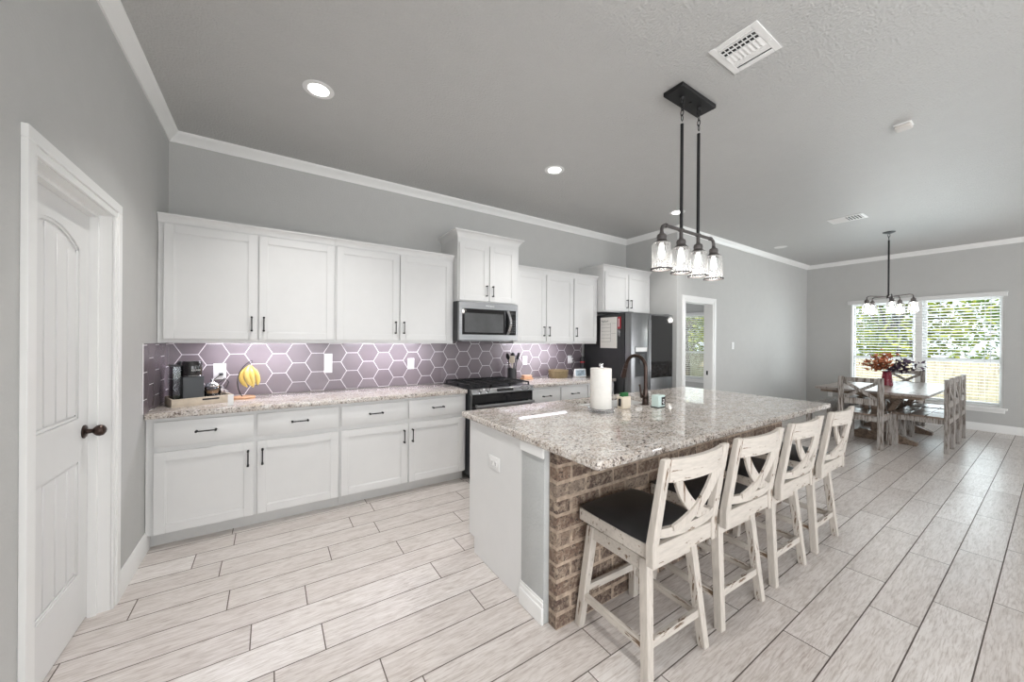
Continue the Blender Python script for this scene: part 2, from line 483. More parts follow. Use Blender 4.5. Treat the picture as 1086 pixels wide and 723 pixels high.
    def sweep(self, path, prof, mat=0):
        """prof = (offset to the right of travel, z); mitred along the 2-D path."""
        path = [Vector((p[0], p[1])) for p in path]
        t = bmesh.new(); rings = []
        for i, p in enumerate(path):
            d0 = (p - path[i - 1]).normalized() if i else None
            d1 = (path[i + 1] - p).normalized() if i < len(path) - 1 else None
            if d0 is None: d0 = d1
            if d1 is None: d1 = d0
            n0, n1 = Vector((d0.y, -d0.x)), Vector((d1.y, -d1.x))
            mt = (n0 + n1); mt = mt / max(1e-6, mt.dot(n0))
            rings.append([t.verts.new((p.x + mt.x * o, p.y + mt.y * o, z)) for o, z in prof])
        k = len(prof)
        for a, b in zip(rings, rings[1:]):
            for i in range(k):
                j = (i + 1) % k
                t.faces.new((a[i], a[j], b[j], b[i]))
        t.faces.new(rings[0][::-1]); t.faces.new(rings[-1])
        bmesh.ops.recalc_face_normals(t, faces=t.faces[:])
        return self._merge(t, mat)
    def sphere(self, c, r, seg=16, sc=(1, 1, 1), mat=0):
        t = bmesh.new()
        bmesh.ops.create_uvsphere(t, u_segments=seg, v_segments=max(6, seg // 2), radius=r)
        for v in t.verts: v.co = Vector((c[0] + v.co.x * sc[0], c[1] + v.co.y * sc[1], c[2] + v.co.z * sc[2]))
        for fc in t.faces: fc.smooth = True
        return self._merge(t, mat)
    def quad(self, pts, mat=0, smooth=False):
        vs = [self.bm.verts.new(p) for p in pts]
        fc = self.bm.faces.new(vs); fc.material_index = mat; fc.smooth = smooth
        if self.tone is not None:
            if self.layer is None: self.layer = self.bm.loops.layers.color.new('tone')
            for lp in fc.loops: lp[self.layer] = (*self.tone, 1)
        return self
    def build(self, name, mat, parent=None, loc=None, label=None):
        me = bpy.data.meshes.new(name)
        base = ROOTS.get(parent.name, Vector((0, 0, 0))) if parent is not None else Vector(loc or (0, 0, 0))
        self.bm.transform(Matrix.Translation(-base))
        self.bm.to_mesh(me); self.bm.free()
        for m in (mat if isinstance(mat, (list, tuple)) else [mat]): me.materials.append(m)
        try: me.set_sharp_from_angle(angle=math.radians(38))
        except Exception: pass
        o = bpy.data.objects.new(name, me)
        COL.objects.link(o)
        if parent is not None:
            o.parent = parent
            ROOTS[o.name] = base
        else:
            o.location = base
            ROOTS[o.name] = base
        if label: o['label'] = label
        return o
ROOTS = {}

def tag(o, label, cat, group=None, kind=None):
    o['label'] = label; o['category'] = cat
    if group: o['group'] = group
    if kind: o['kind'] = kind
    return o

def thing(name, label, cat, loc=(0, 0, 0), group=None):
    o = bpy.data.objects.new(name, None)
    o.empty_display_size = 0.1
    COL.objects.link(o)
    o.location = loc
    ROOTS[o.name] = Vector(loc)
    return tag(o, label, cat, group)

def struct(o, label=None):
    o['kind'] = 'structure'
    if label: o['label'] = label
    return o

def clone(root, loc, rotz, label, group=None):
    """Copy of a thing with its parts and sub-parts."""
    c = root.copy(); COL.objects.link(c)
    c.location = loc; c.rotation_euler = (0, 0, rotz); c['label'] = label
    if group: c['group'] = group
    def kids(src, dst):
        for ch in [o for o in bpy.data.objects if o.parent is src]:
            k = ch.copy(); COL.objects.link(k); k.parent = dst
            kids(ch, k)
    kids(root, c)
    return c

def lettering(body, size, mtx, mat, name, parent, extr=0.0006):
    cu = bpy.data.curves.new(name, 'FONT')
    cu.body = body; cu.size = size; cu.extrude = extr; cu.align_x = 'CENTER'; cu.align_y = 'CENTER'
    o = bpy.data.objects.new(name, cu)
    me = bpy.data.meshes.new_from_object(o)
    bpy.data.objects.remove(o)
    base = ROOTS.get(parent.name, Vector((0, 0, 0)))
    me.transform(Matrix.Translation(-base) @ mtx)
    me.materials.clear(); me.materials.append(mat)
    ob = bpy.data.objects.new(name, me); COL.objects.link(ob); ob.parent = parent
    ROOTS[ob.name] = base
    return ob
# ================================================================== the setting
XL, YB, XA, YD, XW, ZC = -0.685, 3.925, 4.82, 3.025, 9.62, 3.048
YR = -4.5            # rear wall of the open living area behind the camera
TW = 0.13

def wall_x(name, x0, x1, ya, yb, holes, ztop=ZC + 0.05, z0=-0.02):
    """Wall along y (thickness x0..x1) with rectangular holes (ya, yb, za, zb)."""
    b = B(); cur = ya
    for (ha, hb, za, zb) in sorted(holes):
        b.box(x0, x1, cur, ha, z0, ztop)
        if za > z0: b.box(x0, x1, ha, hb, z0, za)
        b.box(x0, x1, ha, hb, zb, ztop)
        cur = hb
    b.box(x0, x1, cur, yb, z0, ztop)
    return struct(b.build(name, M_WALL))

def wall_y(name, y0, y1, xa, xb, holes, ztop=ZC + 0.05, z0=-0.02):
    b = B(); cur = xa
    for (ha, hb, za, zb) in sorted(holes):
        b.box(cur, ha, y0, y1, z0, ztop)
        if za > z0: b.box(ha, hb, y0, y1, z0, za)
        b.box(ha, hb, y0, y1, zb, ztop)
        cur = hb
    b.box(cur, xb, y0, y1, z0, ztop)
    return struct(b.build(name, M_WALL))

# -- floor: 36-inch wood-look planks running along the kitchen wall
ROW = {0.199: 3.02, 0.381: 3.60, 0.562: 3.015, 0.744: 2.30, 0.017: 3.29, 1.471: 0.408, 1.652: 0.019, 1.834: 0.216, 2.016: -0.0725,
       2.197: 0.169, 2.379: 0.736, 2.561: 0.33, 2.742: -0.25, 2.924: -0.398}
b = B(); PW, PL, g = 0.1817, 0.92, 0.0026
y0 = 0.199 - PW * 26
rr = random.Random(3)
for i in range(72):
    ya = y0 + i * PW
    if ya > 7.4: break
    key = [k for k in ROW if abs(k - ya) < 0.03]
    j0 = ROW[key[0]] if key else rr.uniform(0, PL)
    xs = j0 - PL * math.ceil((j0 + 0.9) / PL)
    while xs < XW:
        xa, xb = max(xs, XL - 0.12), min(xs + PL, XW)
        if xb - xa > 0.02:
            b.tone = (rr.random(), rr.random(), rr.random())
            b.quad([(xa + g, ya + g, 0), (xb - g, ya + g, 0), (xb - g, ya + PW - g, 0), (xa + g, ya + PW - g, 0)])
        xs += PL
b.tone = (0.5, 0.5, 0.5)
b.box(XL - 0.12, XW, YR, 7.4, -0.06, -0.0016, mat=1)
struct(b.build('floor', [M_FLOOR, M_FGROUT]))

b = B(); b.box(XL - 0.15, XW + 0.15, YR - 0.15, 7.5, ZC, ZC + 0.1)
struct(b.build('ceiling', M_CEIL))

wall_x('wall_left', XL - TW, XL, YR, YB + TW, [(-3.6, -1.4, 0.35, 2.55), (1.955, 2.715, -0.02, 2.035)])
wall_y('wall_back', YB, YB + TW, XL, XA + TW, [])
wall_x('wall_alcove', XA, XA + TW, YD + TW, YB, [])
wall_y('wall_dining', YD, YD + TW, XA, XW, [(5.02, 5.78, -0.02, 2.005)])
WY0, WY1, WZ0, WZ1 = 0.50, 2.31, 0.395, 2.20
VY0, VY1, VZ0, VZ1 = 4.98, 6.02, 0.40, 2.17
wall_x('wall_window', XW, XW + 0.15, YR, 7.4, [(WY0, WY1, WZ0, WZ1), (VY0, VY1, VZ0, VZ1)])
wall_y('wall_rear', YR - TW, YR, XL, XW, [(x - w / 2, x + w / 2, 0.35, 2.55) for x, w in ((1.1, 2.4), (4.0, 2.2), (8.75, 1.4))])
wall_y('wall_study', 7.4, 7.5, XA, XW, [(6.2, 8.2, 0.4, 2.5)])  # unseen opening added for the study fill light
wall_x('wall_hall', XA + TW, XA + 2 * TW, YB + TW, 7.4, [])

# -- crown moulding and baseboards
CR = [(0, -0.078), (0.010, -0.078), (0.014, -0.066), (0.030, -0.046), (0.052, -0.024), (0.062, -0.016), (0.066, 0.0), (0, 0.0)]
b = B(); b.sweep([(XL, YR), (XL, YB), (XA, YB), (XA, YD), (XW, YD), (XW, YR)], [(o, ZC - 0.0005 + z * 0.96) for o, z in CR])
struct(b.build('trim_1', M_TRIM), 'white crown moulding round the ceiling edge')
BB = [(0, 0.0), (0.016, 0.0), (0.016, 0.085), (0.012, 0.098), (0.010, 0.112), (0.004, 0.125), (0, 0.125)]
for nm, path in (('baseboard_left', [(XL, 2.79), (XL, 3.37)]), ('baseboard_near', [(XL, YR), (XL, 1.872)]),
                 ('baseboard_alcove', [(XA, 3.12), (XA, YD), (4.934, YD)]), ('baseboard_dining', [(5.868, YD), (XW, YD), (XW, YR)])):
    b = B(); b.sweep(path, BB); struct(b.build(nm, M_TRIM))

# -- left door: two-panel arched plank door shut in its frame
def casing(b, kind, at, a0, a1, z1, w, side=1, th=0.018):
    """Moulded casing round an opening a0..a1 up to z1, on a wall plane at 'at'."""
    def bx(p0, p1, q0, q1, t, bev):
        lo, hi = (at, at + side * t) if side > 0 else (at + side * t, at)
        if kind == 'x': b.box(lo, hi, p0, p1, q0, q1, bev)
        else: b.box(p0, p1, lo, hi, q0, q1, bev)
    for t, i0, i1 in ((th, w * 0.40, w), (th * 0.62, 0.0, w * 0.40)):
        bx(a0 - i1, a0 - i0, 0.0, z1 + i0, t, 0.0015)
        bx(a1 + i0, a1 + i1, 0.0, z1 + i0, t, 0.0015)
        bx(a0 - i1, a1 + i1, z1 + i0, z1 + i1, t, 0.0015)
    return b
b = B(); casing(b, 'x', XL, 1.953, 2.710, 2.033, 0.076)
# jamb lining and stop
b.box(XL - TW, XL - 0.0005, 1.9555, 1.957, 0, 2.0345); b.box(XL - TW, XL - 0.0005, 2.708, 2.7145, 0, 2.0345); b.box(XL - TW, XL - 0.0005, 1.957, 2.708, 2.030, 2.0345)
b.box(XL - 0.0775, XL - 0.046, 2.690, 2.7078, 0, 2.0298); b.box(XL - 0.0775, XL - 0.046, 1.9572, 1.975, 0, 2.0298); b.box(XL - 0.0775, XL - 0.046, 1.9752, 2.6898, 2.012, 2.0298)
struct(b.build('trim_2', M_TRIM), 'white casing and jamb of the left door')

def plank_door(name, y0, y1, z0, z1, xf, label):
    """Door in a wall facing +x: front face at xf."""
    b = B(); th = 0.038; st = 0.115; rec = 0.011
    b.box(xf - th, xf - rec, y0, y1, z0, z1)                       # core sheet behind the panels
    pz = [(z0 + 0.255, z0 + 0.80), (z0 + 1.005, z1 - 0.125)]
    b.box(xf - rec, xf, y0, y0 + st, z0, z1, 0.001); b.box(xf - rec, xf, y1 - st, y1, z0, z1, 0.001)
    b.box(xf - rec, xf, y0 + st, y1 - st, z0, pz[0][0]); b.box(xf - rec, xf, y0 + st, y1 - st, pz[0][1], pz[1][0])
    # arched top rail
    n = 14; pts = [(y1 - st, z1), (y0 + st, z1)]
    ym = (y0 + y1) / 2; hw = (y1 - y0) / 2 - st
    for k in range(n + 1):
        t = -1 + 2 * k / n
        pts.append((ym + hw * t, pz[1][1] - 0.075 * t * t))
    b.prism(pts, 0, xf - rec, xf)
    for (za, zb), arch in zip(pz, (False, True)):                   # sticking and plank boards
        for k in range(5):
            w = (2 * hw) / 5
            a = y0 + st + k * w
            top = zb - 0.012 if not arch else zb - 0.02 - 0.075 * max(abs((a - ym) / hw), abs((a + w - ym) / hw)) ** 2
            b.box(xf - rec - 0.001, xf - 0.006, a + 0.004 + (0.012 if k == 0 else 0), a + w - 0.004 - (0.012 if k == 4 else 0), za + 0.02, top, 0.0025)
        m = 0.014
        for (p0, p1, q0, q1) in ((y0 + st, y1 - st, za, za + m), (y0 + st, y0 + st + m, za, zb - (0.07 if arch else 0)), (y1 - st - m, y1 - st, za, zb - (0.07 if arch else 0))):
            b.box(xf - rec, xf - 0.004, p0, p1, q0, q1, 0.003)
        if not arch: b.box(xf - rec, xf - 0.004, y0 + st, y1 - st, zb - m, zb, 0.003)
        else:
            prev = None
            rb = []
            for k in range(n + 1):
                t = -1 + 2 * k / n
                rb.append((xf - 0.0075, ym + hw * t, zb - 0.075 * t * t - 0.006))
            b.ribbon(rb, [(1, 0, 0)] * len(rb), 0.014, 0.007)
    return struct(b.build(name, M_DOORP), label)
DX = XL - 0.078
dr = plank_door('door_1', 1.959, 2.706, 0.014, 2.028, DX, 'white two-panel door with an arched top in the left wall')
b = B(); rot = Matrix.Rotation(PI / 2, 4, 'Y')
b.lathe([(0, 0), (0.032, 0), (0.033, 0.004), (0.028, 0.008), (0.012, 0.011), (0.010, 0.030), (0.018, 0.036), (0.026, 0.046), (0.028, 0.056), (0.024, 0.068), (0.012, 0.076), (0, 0.077)],
        (DX + 0.0, 2.645, 0.945), 24, mtx=rot)
b.build('door_knob', M_BRONZE, dr, label='dark bronze knob')

# -- doorway to the study, with its door standing open
b = B(); casing(b, 'y', YD, 5.025, 5.775, 2.000, 0.085, -1)
b.box(5.0203, 5.030, YD - 0.0005, YD + TW, 0, 2.0045); b.box(5.770, 5.7797, YD - 0.0005, YD + TW, 0, 2.0045); b.box(5.030, 5.770, YD - 0.0005, YD + TW, 1.995, 2.0045)
struct(b.build('trim_3', M_TRIM), 'white casing of the open doorway')
b = B(); b.box(5.7685, 5.7697, YD + 0.060, YD + 0.088, 0.885, 0.950, 0.0005); b.build('strike_plate', M_BLACKM, bpy.data.objects['trim_3'], label='black strike plate')

# -- windows with sashes and panes
def window(name, y0, y1, z0, z1, units, label):
    xg = XW + 0.095
    b = B(); fr = 0.045
    mw = 0.085
    n = units; span = (y1 - y0 - (n - 1) * mw) / n
    for (p0, p1, q0, q1) in ((y0 + .0005, y0 + 0.02, z0 + .0005, z1 - .0005), (y1 - 0.02, y1 - .0005, z0 + .0005, z1 - .0005), (y0 + .02, y1 - .02, z0 + .0005, z0 + 0.02), (y0 + .02, y1 - .02, z1 - 0.02, z1 - .0005)):
        b.box(XW + 0.02, XW + 0.148, p0, p1, q0, q1)
    w = struct(b.build(name, M_TRIM), label)
    for i in range(n):
        a = y0 + i * (span + mw); c = a + span
        if i < n - 1:
            m = B(); m.box(XW + 0.03, XW + 0.146, c, c + mw, z0 + 0.0205, z1 - 0.0205, 0.003); m.build('window_mullion', M_TRIM, w)
        zm = z0 + (z1 - z0) * 0.405
        for (q0, q1, dx) in ((z0 + 0.02, zm + 0.02, 0.0), (zm - 0.02, z1 - 0.02, 0.022)):
            s_ = B()
            x0 = xg + dx
            for (p0, p1, u0, u1) in ((a + 0.021, a + fr, q0, q1), (c - fr, c - 0.001, q0, q1), (a + fr, c - fr, q0, q0 + fr), (a + fr, c - fr, q1 - fr, q1)):
                s_.box(x0, x0 + 0.022, p0, p1, u0, u1, 0.002)
            sash = s_.build('window_sash', M_TRIM, w)
            g_ = B(); g_.box(x0 + 0.009, x0 + 0.012, a + fr - 0.005, c - fr + 0.005, q0 + fr - 0.005, q1 - fr + 0.005)
            g_.build('window_pane', M_PANE, sash, label='clear glass')
    s_ = B()
    s_.box(XW - 0.062, XW + 0.10, y0 - 0.045, y1 + 0.045, z0 - 0.030, z0 - 0.002, 0.004)
    s_.box(XW - 0.016, XW - 0.001, y0 - 0.02, y1 + 0.02, z0 - 0.085, z0 - 0.030, 0.003)
    s_.build('window_sill', M_TRIM, w)
    return w
window('window_1', WY0, WY1, WZ0, WZ1, 2, 'double window of the dining area')
window('window_2', VY0, VY1, VZ0, VZ1, 1, 'window of the room beyond the doorway')
for k, (wx, w) in enumerate(((1.1, 1.2), (4.0, 1.1), (8.75, 0.7))):      # unseen windows added behind the camera to let in light
    b = B()
    for (p0, p1, q0, q1) in ((-w, -w + .06, .35, 2.55), (w - .06, w, .35, 2.55), (-w + .06, w - .06, .35, .41), (-w + .06, w - .06, 2.49, 2.55), (-.03, .03, .41, 2.49)):
        b.box(wx + p0, wx + p1, YR - 0.10, YR - 0.03, q0, q1, 0.003)
    struct(b.build('window_%d' % (k + 3), M_TRIM), 'unseen window added behind the camera for light')
b = B()  # unseen side window frame, added along with its fill light
for (p0, p1, q0, q1) in ((-3.6, -3.54, .35, 2.55), (-1.46, -1.4, .35, 2.55), (-3.54, -1.46, .35, .41), (-3.54, -1.46, 2.49, 2.55), (-2.53, -2.47, .41, 2.49)):
    b.box(XL - 0.10, XL - 0.03, p0, p1, q0, q1, 0.003)
struct(b.build('window_6', M_TRIM), 'unseen side window added behind the camera for light')

def blind(y0, y1, z0, z1, label, over):
    t = thing('window_blind', label, 'blind', (XW, (y0 + y1) / 2, z0))
    b = B()
    b.box(XW - 0.055, XW - 0.002, y0 - over, y1 + over, z1 - 0.018, z1 + 0.050, 0.003)
    b.box(XW - 0.062, XW - 0.002, y0 - over - 0.006, y1 + over + 0.006, z1 + 0.040, z1 + 0.056, 0.003)
    b.build('valance', M_BLIND, t)
    b = B(); n = int((z1 - z0 - 0.05) / 0.051)
    for k in range(n):
        z = z0 + 0.045 + k * 0.051
        m = Matrix.Translation((XW + 0.045, 0, z)) @ Matrix.Rotation(math.radians(14), 4, 'Y')
        b.box(-0.025, 0.025, y0 + 0.012, y1 - 0.012, -0.0020, 0.0020, mtx=m)
    b.build('slats', M_BLIND, t)
    b = B(); b.box(XW + 0.018, XW + 0.072, y0 + 0.012, y1 - 0.012, z0 + 0.006, z0 + 0.026, 0.003); b.build('bottom_rail', M_BLIND, t)
    b = B()
    for fy in (0.09, 0.36, 0.64, 0.91):
        y = y0 + (y1 - y0) * fy
        for xx in (XW + 0.022, XW + 0.068): b.cyl((xx, y, z0 + 0.02), (xx, y, z1), 0.0013, seg=6)
    b.build('ladder_cord', M_BLIND, t)
    b = B(); b.cyl((XW + 0.012, y0 + 0.10, z0 + 0.55), (XW + 0.012, y0 + 0.10, z1), 0.004, seg=8); b.build('tilt_wand', M_BLIND, t)
blind(WY0 + 0.022, WY1 - 0.022, WZ0, WZ1 - 0.022, 'white slatted blind covering the wide dining window', 0.06)
blind(VY0 + 0.022, VY1 - 0.022, VZ0, VZ1 - 0.022, 'white slatted blind seen through the open doorway', 0.05)

# ================================================================== outdoors
b = B(); b.box(9.9, 45, -22, 32, -1.0, -0.85); tag(b.build('lawn', M_LAWN, loc=(15, 0, -0.85)), 'green lawn behind the house', 'lawn', kind='structure')
fx = 15.0
fe = thing('board_fence', 'tan board fence across the back garden beyond the windows', 'fence', (fx, 4, -0.85))
b = B(); rr = random.Random(5); y = -12.0
while y < 22:
    w = 0.14
    b.box(fx, fx + 0.018, y, y + w - 0.006, -0.83, 1.02 + rr.uniform(-0.008, 0.008), 0.002); y += w
b.build('boards', M_FENCE, fe)
b = B()
for z in (-0.5, 0.15, 0.75): b.box(fx + 0.018, fx + 0.056, -12, 22, z, z + 0.085)
b.build('rails', M_FENCE, fe)
def tree(x, y, h, cr, mat, label, seed, n=2600, z0=-0.85, lean=0.0, trunk=0.16, low=1.1):
    t = thing('leafy_tree', label, 'tree', (x, y, z0), 'trees behind the fence')
    rr = random.Random(seed)
    b = B(); top = Vector((x + lean, y + lean, z0 + h * 0.62))
    pts = [(x, y, z0), (x + lean * .2 + rr.uniform(-.1, .1), y + rr.uniform(-.1, .1), z0 + h * .3), tuple(top)]
    b.tube(pts, trunk, 10, radii=[trunk * 1.25, trunk, trunk * 0.6])
    cl = []
    for k in range(9):
        a = rr.uniform(0, 2 * PI); q = rr.uniform(.4, .95) * cr
        e = Vector((x + lean + math.cos(a) * q, y + lean + math.sin(a) * q, z0 + rr.uniform(low + 0.6, h)))
        s = Vector(pts[1]).lerp(top, rr.uniform(.2, .9))
        mid = s.lerp(e, .5) + Vector((0, 0, .2))
        b.tube([s, mid, e], .05, 7, radii=[trunk * .45, trunk * .28, .02]); cl.append(e)
    for k in range(14):
        cl.append(Vector((x + lean + rr.gauss(0, cr * .5), y + lean + rr.gauss(0, cr * .5), z0 + rr.uniform(low, h))))
    b.build('trunk', M_BARK, t)
    b = B()
    for k in range(n):
        c = rr.choice(cl)
        p = c + Vector((rr.gauss(0, cr * .28), rr.gauss(0, cr * .28), rr.gauss(0, cr * .24)))
        if p.z < z0 + low * .8: continue
        u = Vector((rr.gauss(0, 1), rr.gauss(0, 1), rr.gauss(0, 1))).normalized(); v = u.orthogonal().normalized()
        l = rr.uniform(.08, .17); w = l * .45
        b.tone = (rr.random(), 0, 0)
        b.quad([p - u * l, p + v * w, p + u * l, p - v * w])
    b.build('crown', mat, t)
for (x, y, h, cr, m, lb, sd, kw) in (
        (17.0, -1.8, 5.2, 1.4, M_LEAFA, 'yellow-green tree behind the right end of the dining window', 1, {}),
        (21.8, 0.6, 5.4, 1.6, M_LEAFB, 'green tree behind the right half of the dining window', 2, {}),
        (17.0, 3.0, 5.0, 1.4, M_LEAFA, 'yellow-green tree behind the left half of the dining window', 3, {}),
        (20.8, 5.4, 6.0, 1.6, M_LEAFB, 'green tree behind the left end of the dining window', 4, {}),
        (13.2, 8.1, 6.2, 1.7, M_LEAFA, 'thick-trunked tree seen through the open doorway', 6, dict(trunk=0.30, lean=0.15, low=2.6, n=1800)),
        (19.6, 11.4, 5.4, 1.8, M_LEAFA, 'bright yellow-green tree far beyond the open doorway', 7, {})):
    tree(x, y, h, cr, m, lb, sd, **kw)
# ================================================================== kitchen run on the back wall
def shaker(b, x0, x1, z0, z1, yf, fw=0.058, th=0.019, rec=0.008):
    """Five-piece door facing -y, front face at yf."""
    b.box(x0, x0 + fw, yf, yf + th, z0, z1, 0.0012); b.box(x1 - fw, x1, yf, yf + th, z0, z1, 0.0012)
    b.box(x0 + fw, x1 - fw, yf, yf + th, z0, z0 + fw, 0.0012); b.box(x0 + fw, x1 - fw, yf, yf + th, z1 - fw, z1, 0.0012)
    b.box(x0 + fw - 0.002, x1 - fw + 0.002, yf + rec, yf + th - 0.002, z0 + fw - 0.002, z1 - fw + 0.002)
    m = 0.006
    for (a0, a1, c0, c1) in ((x0 + fw, x0 + fw + m, z0 + fw, z1 - fw), (x1 - fw - m, x1 - fw, z0 + fw, z1 - fw), (x0 + fw, x1 - fw, z0 + fw, z0 + fw + m), (x0 + fw, x1 - fw, z1 - fw - m, z1 - fw)):
        b.box(a0, a1, yf + rec - 0.004, yf + rec + 0.002, c0, c1)
    return b

def pull(parent, x, z, yf, vertical=True, L=0.105):
    """Dark bar pull with small knuckled posts."""
    b = B(); ya = yf - 0.028
    e = [(x, ya, z - L / 2), (x, ya, z + L / 2)] if vertical else [(x - L / 2, ya, z), (x + L / 2, ya, z)]
    b.cyl(e[0], e[1], 0.0045, seg=10)
    for p in e:
        b.sphere(p, 0.0085, 10)
        b.cyl(p, (p[0], yf + 0.0005, p[2]), 0.0055, 0.0075, seg=10)
    return b.build('handle', M_BLACKM, parent, label='black bar pull')

BF = 3.315; DF = 3.295; CT = 0.914
def base_cabinet(x0, x1, doors, label, left_side=False, yback=YB - 0.004):
    t = thing('base_cabinet', label, 'cabinet', ((x0 + x1) / 2, (BF + yback) / 2, 0), 'base cabinets on the back wall')
    b = B()
    zt = CT - 0.040
    b.box(x0 + 0.001, x0 + 0.019, BF + 0.019, yback, 0.10, zt); b.box(x1 - 0.019, x1 - 0.001, BF + 0.019, yback, 0.10, zt)
    b.box(x0 + 0.019, x1 - 0.019, BF + 0.019, yback, 0.101, 0.118); b.box(x0 + 0.019, x1 - 0.019, yback - 0.012, yback, 0.118, zt)
    # face frame
    xs = [x0 + 0.001] + [v for (a, c, hs) in doors for v in (a + 0.008, c - 0.008)] + [x1 - 0.001]
    for k in range(0, len(xs), 2): b.box(xs[k], xs[k + 1], BF, BF + 0.019, 0.10, zt)
    for k in range(1, len(xs) - 1, 2):
        for (q0, q1) in ((0.10, 0.125), (0.64, 0.695), (0.835, zt)): b.box(xs[k], xs[k + 1], BF, BF + 0.019, q0, q1)
    b.build('carcass', M_CAB, t)
    b = B(); b.box(x0 + 0.001, x1 - 0.001, BF + 0.070, BF + 0.085, 0.0, 0.0995); b.build('toe_kick', M_TOEK, t)
    for (a, c, hs) in doors:
        d_ = shaker(B(), a, c, 0.104, 0.645, DF).build('door', M_CAB, t)
        hx = c - 0.032 if hs > 0 else a + 0.032
        pull(d_, hx, 0.532, DF)
        w = B(); w.box(a, c, DF, DF + 0.019, 0.684, 0.849, 0.003, seg=2)
        dw = w.build('drawer', M_CAB, t)
        pull(dw, (a + c) / 2, 0.768, DF, False)
    return t
base_cabinet(XL + 0.002, 0.480, [(-0.641, -0.103, 1), (-0.080, 0.469, -1)], 'white two-door base cabinet in the corner by the left wall')
base_cabinet(0.480, 1.640, [(0.491, 1.044, 1), (1.058, 1.617, -1)], 'white two-door base cabinet immediately left of the stove')
base_cabinet(2.432, 3.338, [(2.454, 2.883, 1), (2.898, 3.327, -1)], 'white two-door base cabinet immediately right of the stove')
base_cabinet(3.338, 3.838, [(3.351, 3.822, -1)], 'white single-door base cabinet between wider cabinet and refrigerator')

def crown(b, x0, x1, yf, zt, yb, h=0.06, p=0.035, ends=(True, True)):
    prof = [(0, 0), (0.004, 0), (0.006, h * 0.18), (p * 0.45, h * 0.5), (p * 0.85, h * 0.78), (p, h * 0.82), (p, h), (0, h)]
    path = []
    if ends[0]: path.append((x0, yb))
    path += [(x0, yf), (x1, yf)]
    if ends[1]: path.append((x1, yb))
    # travelling so that the outside is on the right-hand side: +x along the front, looking toward -y
    b.sweep(path, [(o, zt + z) for o, z in prof])
    b.box(x0 + 0.001, x1 - 0.001, yf + 0.001, yb, zt + h - 0.012, zt + h - 0.002)

def wall_cabinet(name, x0, x1, z0, z1, yf, doors, label, dz, hz, ends=(False, False), ch=0.06, p=0.035, group='wall cabinets'):
    """doors: (x0, x1, handle side)."""
    ff = yf + 0.02; yb = YB - 0.004
    if name == 'wall_cabinet': yb = YB - 0.0095 if z0 < 1.38 else yb
    t = thing('wall_cabinet', label, 'cabinet', ((x0 + x1) / 2, (ff + yb) / 2, z0), group)
    b = B()
    b.box(x0 + 0.0008, x0 + 0.019, ff + 0.019, yb, z0, z1); b.box(x1 - 0.019, x1 - 0.0008, ff + 0.019, yb, z0, z1)
    b.box(x0 + 0.019, x1 - 0.019, ff + 0.019, yb, z0 + 0.018, z0 + 0.034); b.box(x0 + 0.019, x1 - 0.019, ff + 0.019, yb, z1 - 0.016, z1); b.box(x0 + 0.019, x1 - 0.019, yb - 0.01, yb, z0 + 0.034, z1 - 0.016)
    xs = [x0 + 0.0008] + [v for (a, c, hs) in doors for v in (a + 0.008, c - 0.008)] + [x1 - 0.0008]
    for k in range(0, len(xs), 2):
        if xs[k + 1] > xs[k]: b.box(xs[k], xs[k + 1], ff, ff + 0.019, z0, z1)
    for k in range(1, len(xs) - 1, 2):
        for (q0, q1) in ((z0, dz[0] + 0.012), (dz[1] - 0.012, z1)): b.box(xs[k], xs[k + 1], ff, ff + 0.019, q0, q1)
    b.build('carcass', M_CAB, t)
    b = B(); crown(b, x0 + 0.0008, x1 - 0.0008, ff - 0.002, z1 - 0.004, yb, ch, p, ends); b.build('crown', M_CAB, t)
    for (a, c, hs) in doors:
        d_ = shaker(B(), a, c, dz[0], dz[1], yf).build('door', M_CAB, t)
        pull(d_, c - 0.034 if hs > 0 else a + 0.034, hz, yf)
    return t
UF = 3.575
wall_cabinet('wall_cabinet', XL + 0.002, 0.476, 1.372, 2.252, UF, [(-0.649, -0.094, 1), (-0.082, 0.467, -1)], 'white two-door wall cabinet above the coffee maker', (1.402, 2.235), 1.525)
wall_cabinet('wall_cabinet', 0.476, 1.622, 1.372, 2.252, UF, [(0.488, 1.042, 1), (1.055, 1.595, -1)], 'white two-door wall cabinet immediately left of the microwave', (1.402, 2.235), 1.525)
wall_cabinet('wall_cabinet', 2.402, 3.348, 1.372, 2.252, UF, [(2.436, 2.877, 1), (2.894, 3.341, -1)], 'white two-door wall cabinet immediately right of the microwave', (1.402, 2.235), 1.525)
wall_cabinet('wall_cabinet', 3.348, 3.798, 1.372, 2.252, UF, [(3.361, 3.785, -1)], 'white single-door wall cabinet next to the refrigerator cupboard', (1.402, 2.235), 1.525)
wall_cabinet('tall', 1.626, 2.398, 1.822, 2.500, 3.475, [(1.640, 1.995, 1), (2.006, 2.352, -1)], 'short raised white cabinet directly above the microwave', (1.832, 2.44), 1.945, (True, True), 0.072, 0.05)
wall_cabinet('fridge', 3.802, 4.814, 1.815, 2.405, 3.455, [(3.822, 4.300, 1), (4.318, 4.795, -1)], 'short white cabinet directly above the refrigerator', (1.835, 2.37), 1.945, (True, False), 0.06, 0.04)

# -- worktops
b = B(); b.box(XL + 0.002, 1.641, 3.272, YB - 0.002, CT - 0.039, CT, 0.007, seg=3)
tag(b.build('countertop', M_GRANITE, loc=(0.48, 3.6, CT - 0.039)), 'long speckled granite worktop left of the stove', 'countertop', 'granite worktops')
b = B(); b.box(2.431, 3.842, 3.272, YB - 0.002, CT - 0.039, CT, 0.007, seg=3)
tag(b.build('countertop', M_GRANITE, loc=(3.13, 3.6, CT - 0.039)), 'short speckled granite worktop between stove and refrigerator', 'countertop', 'granite worktops')

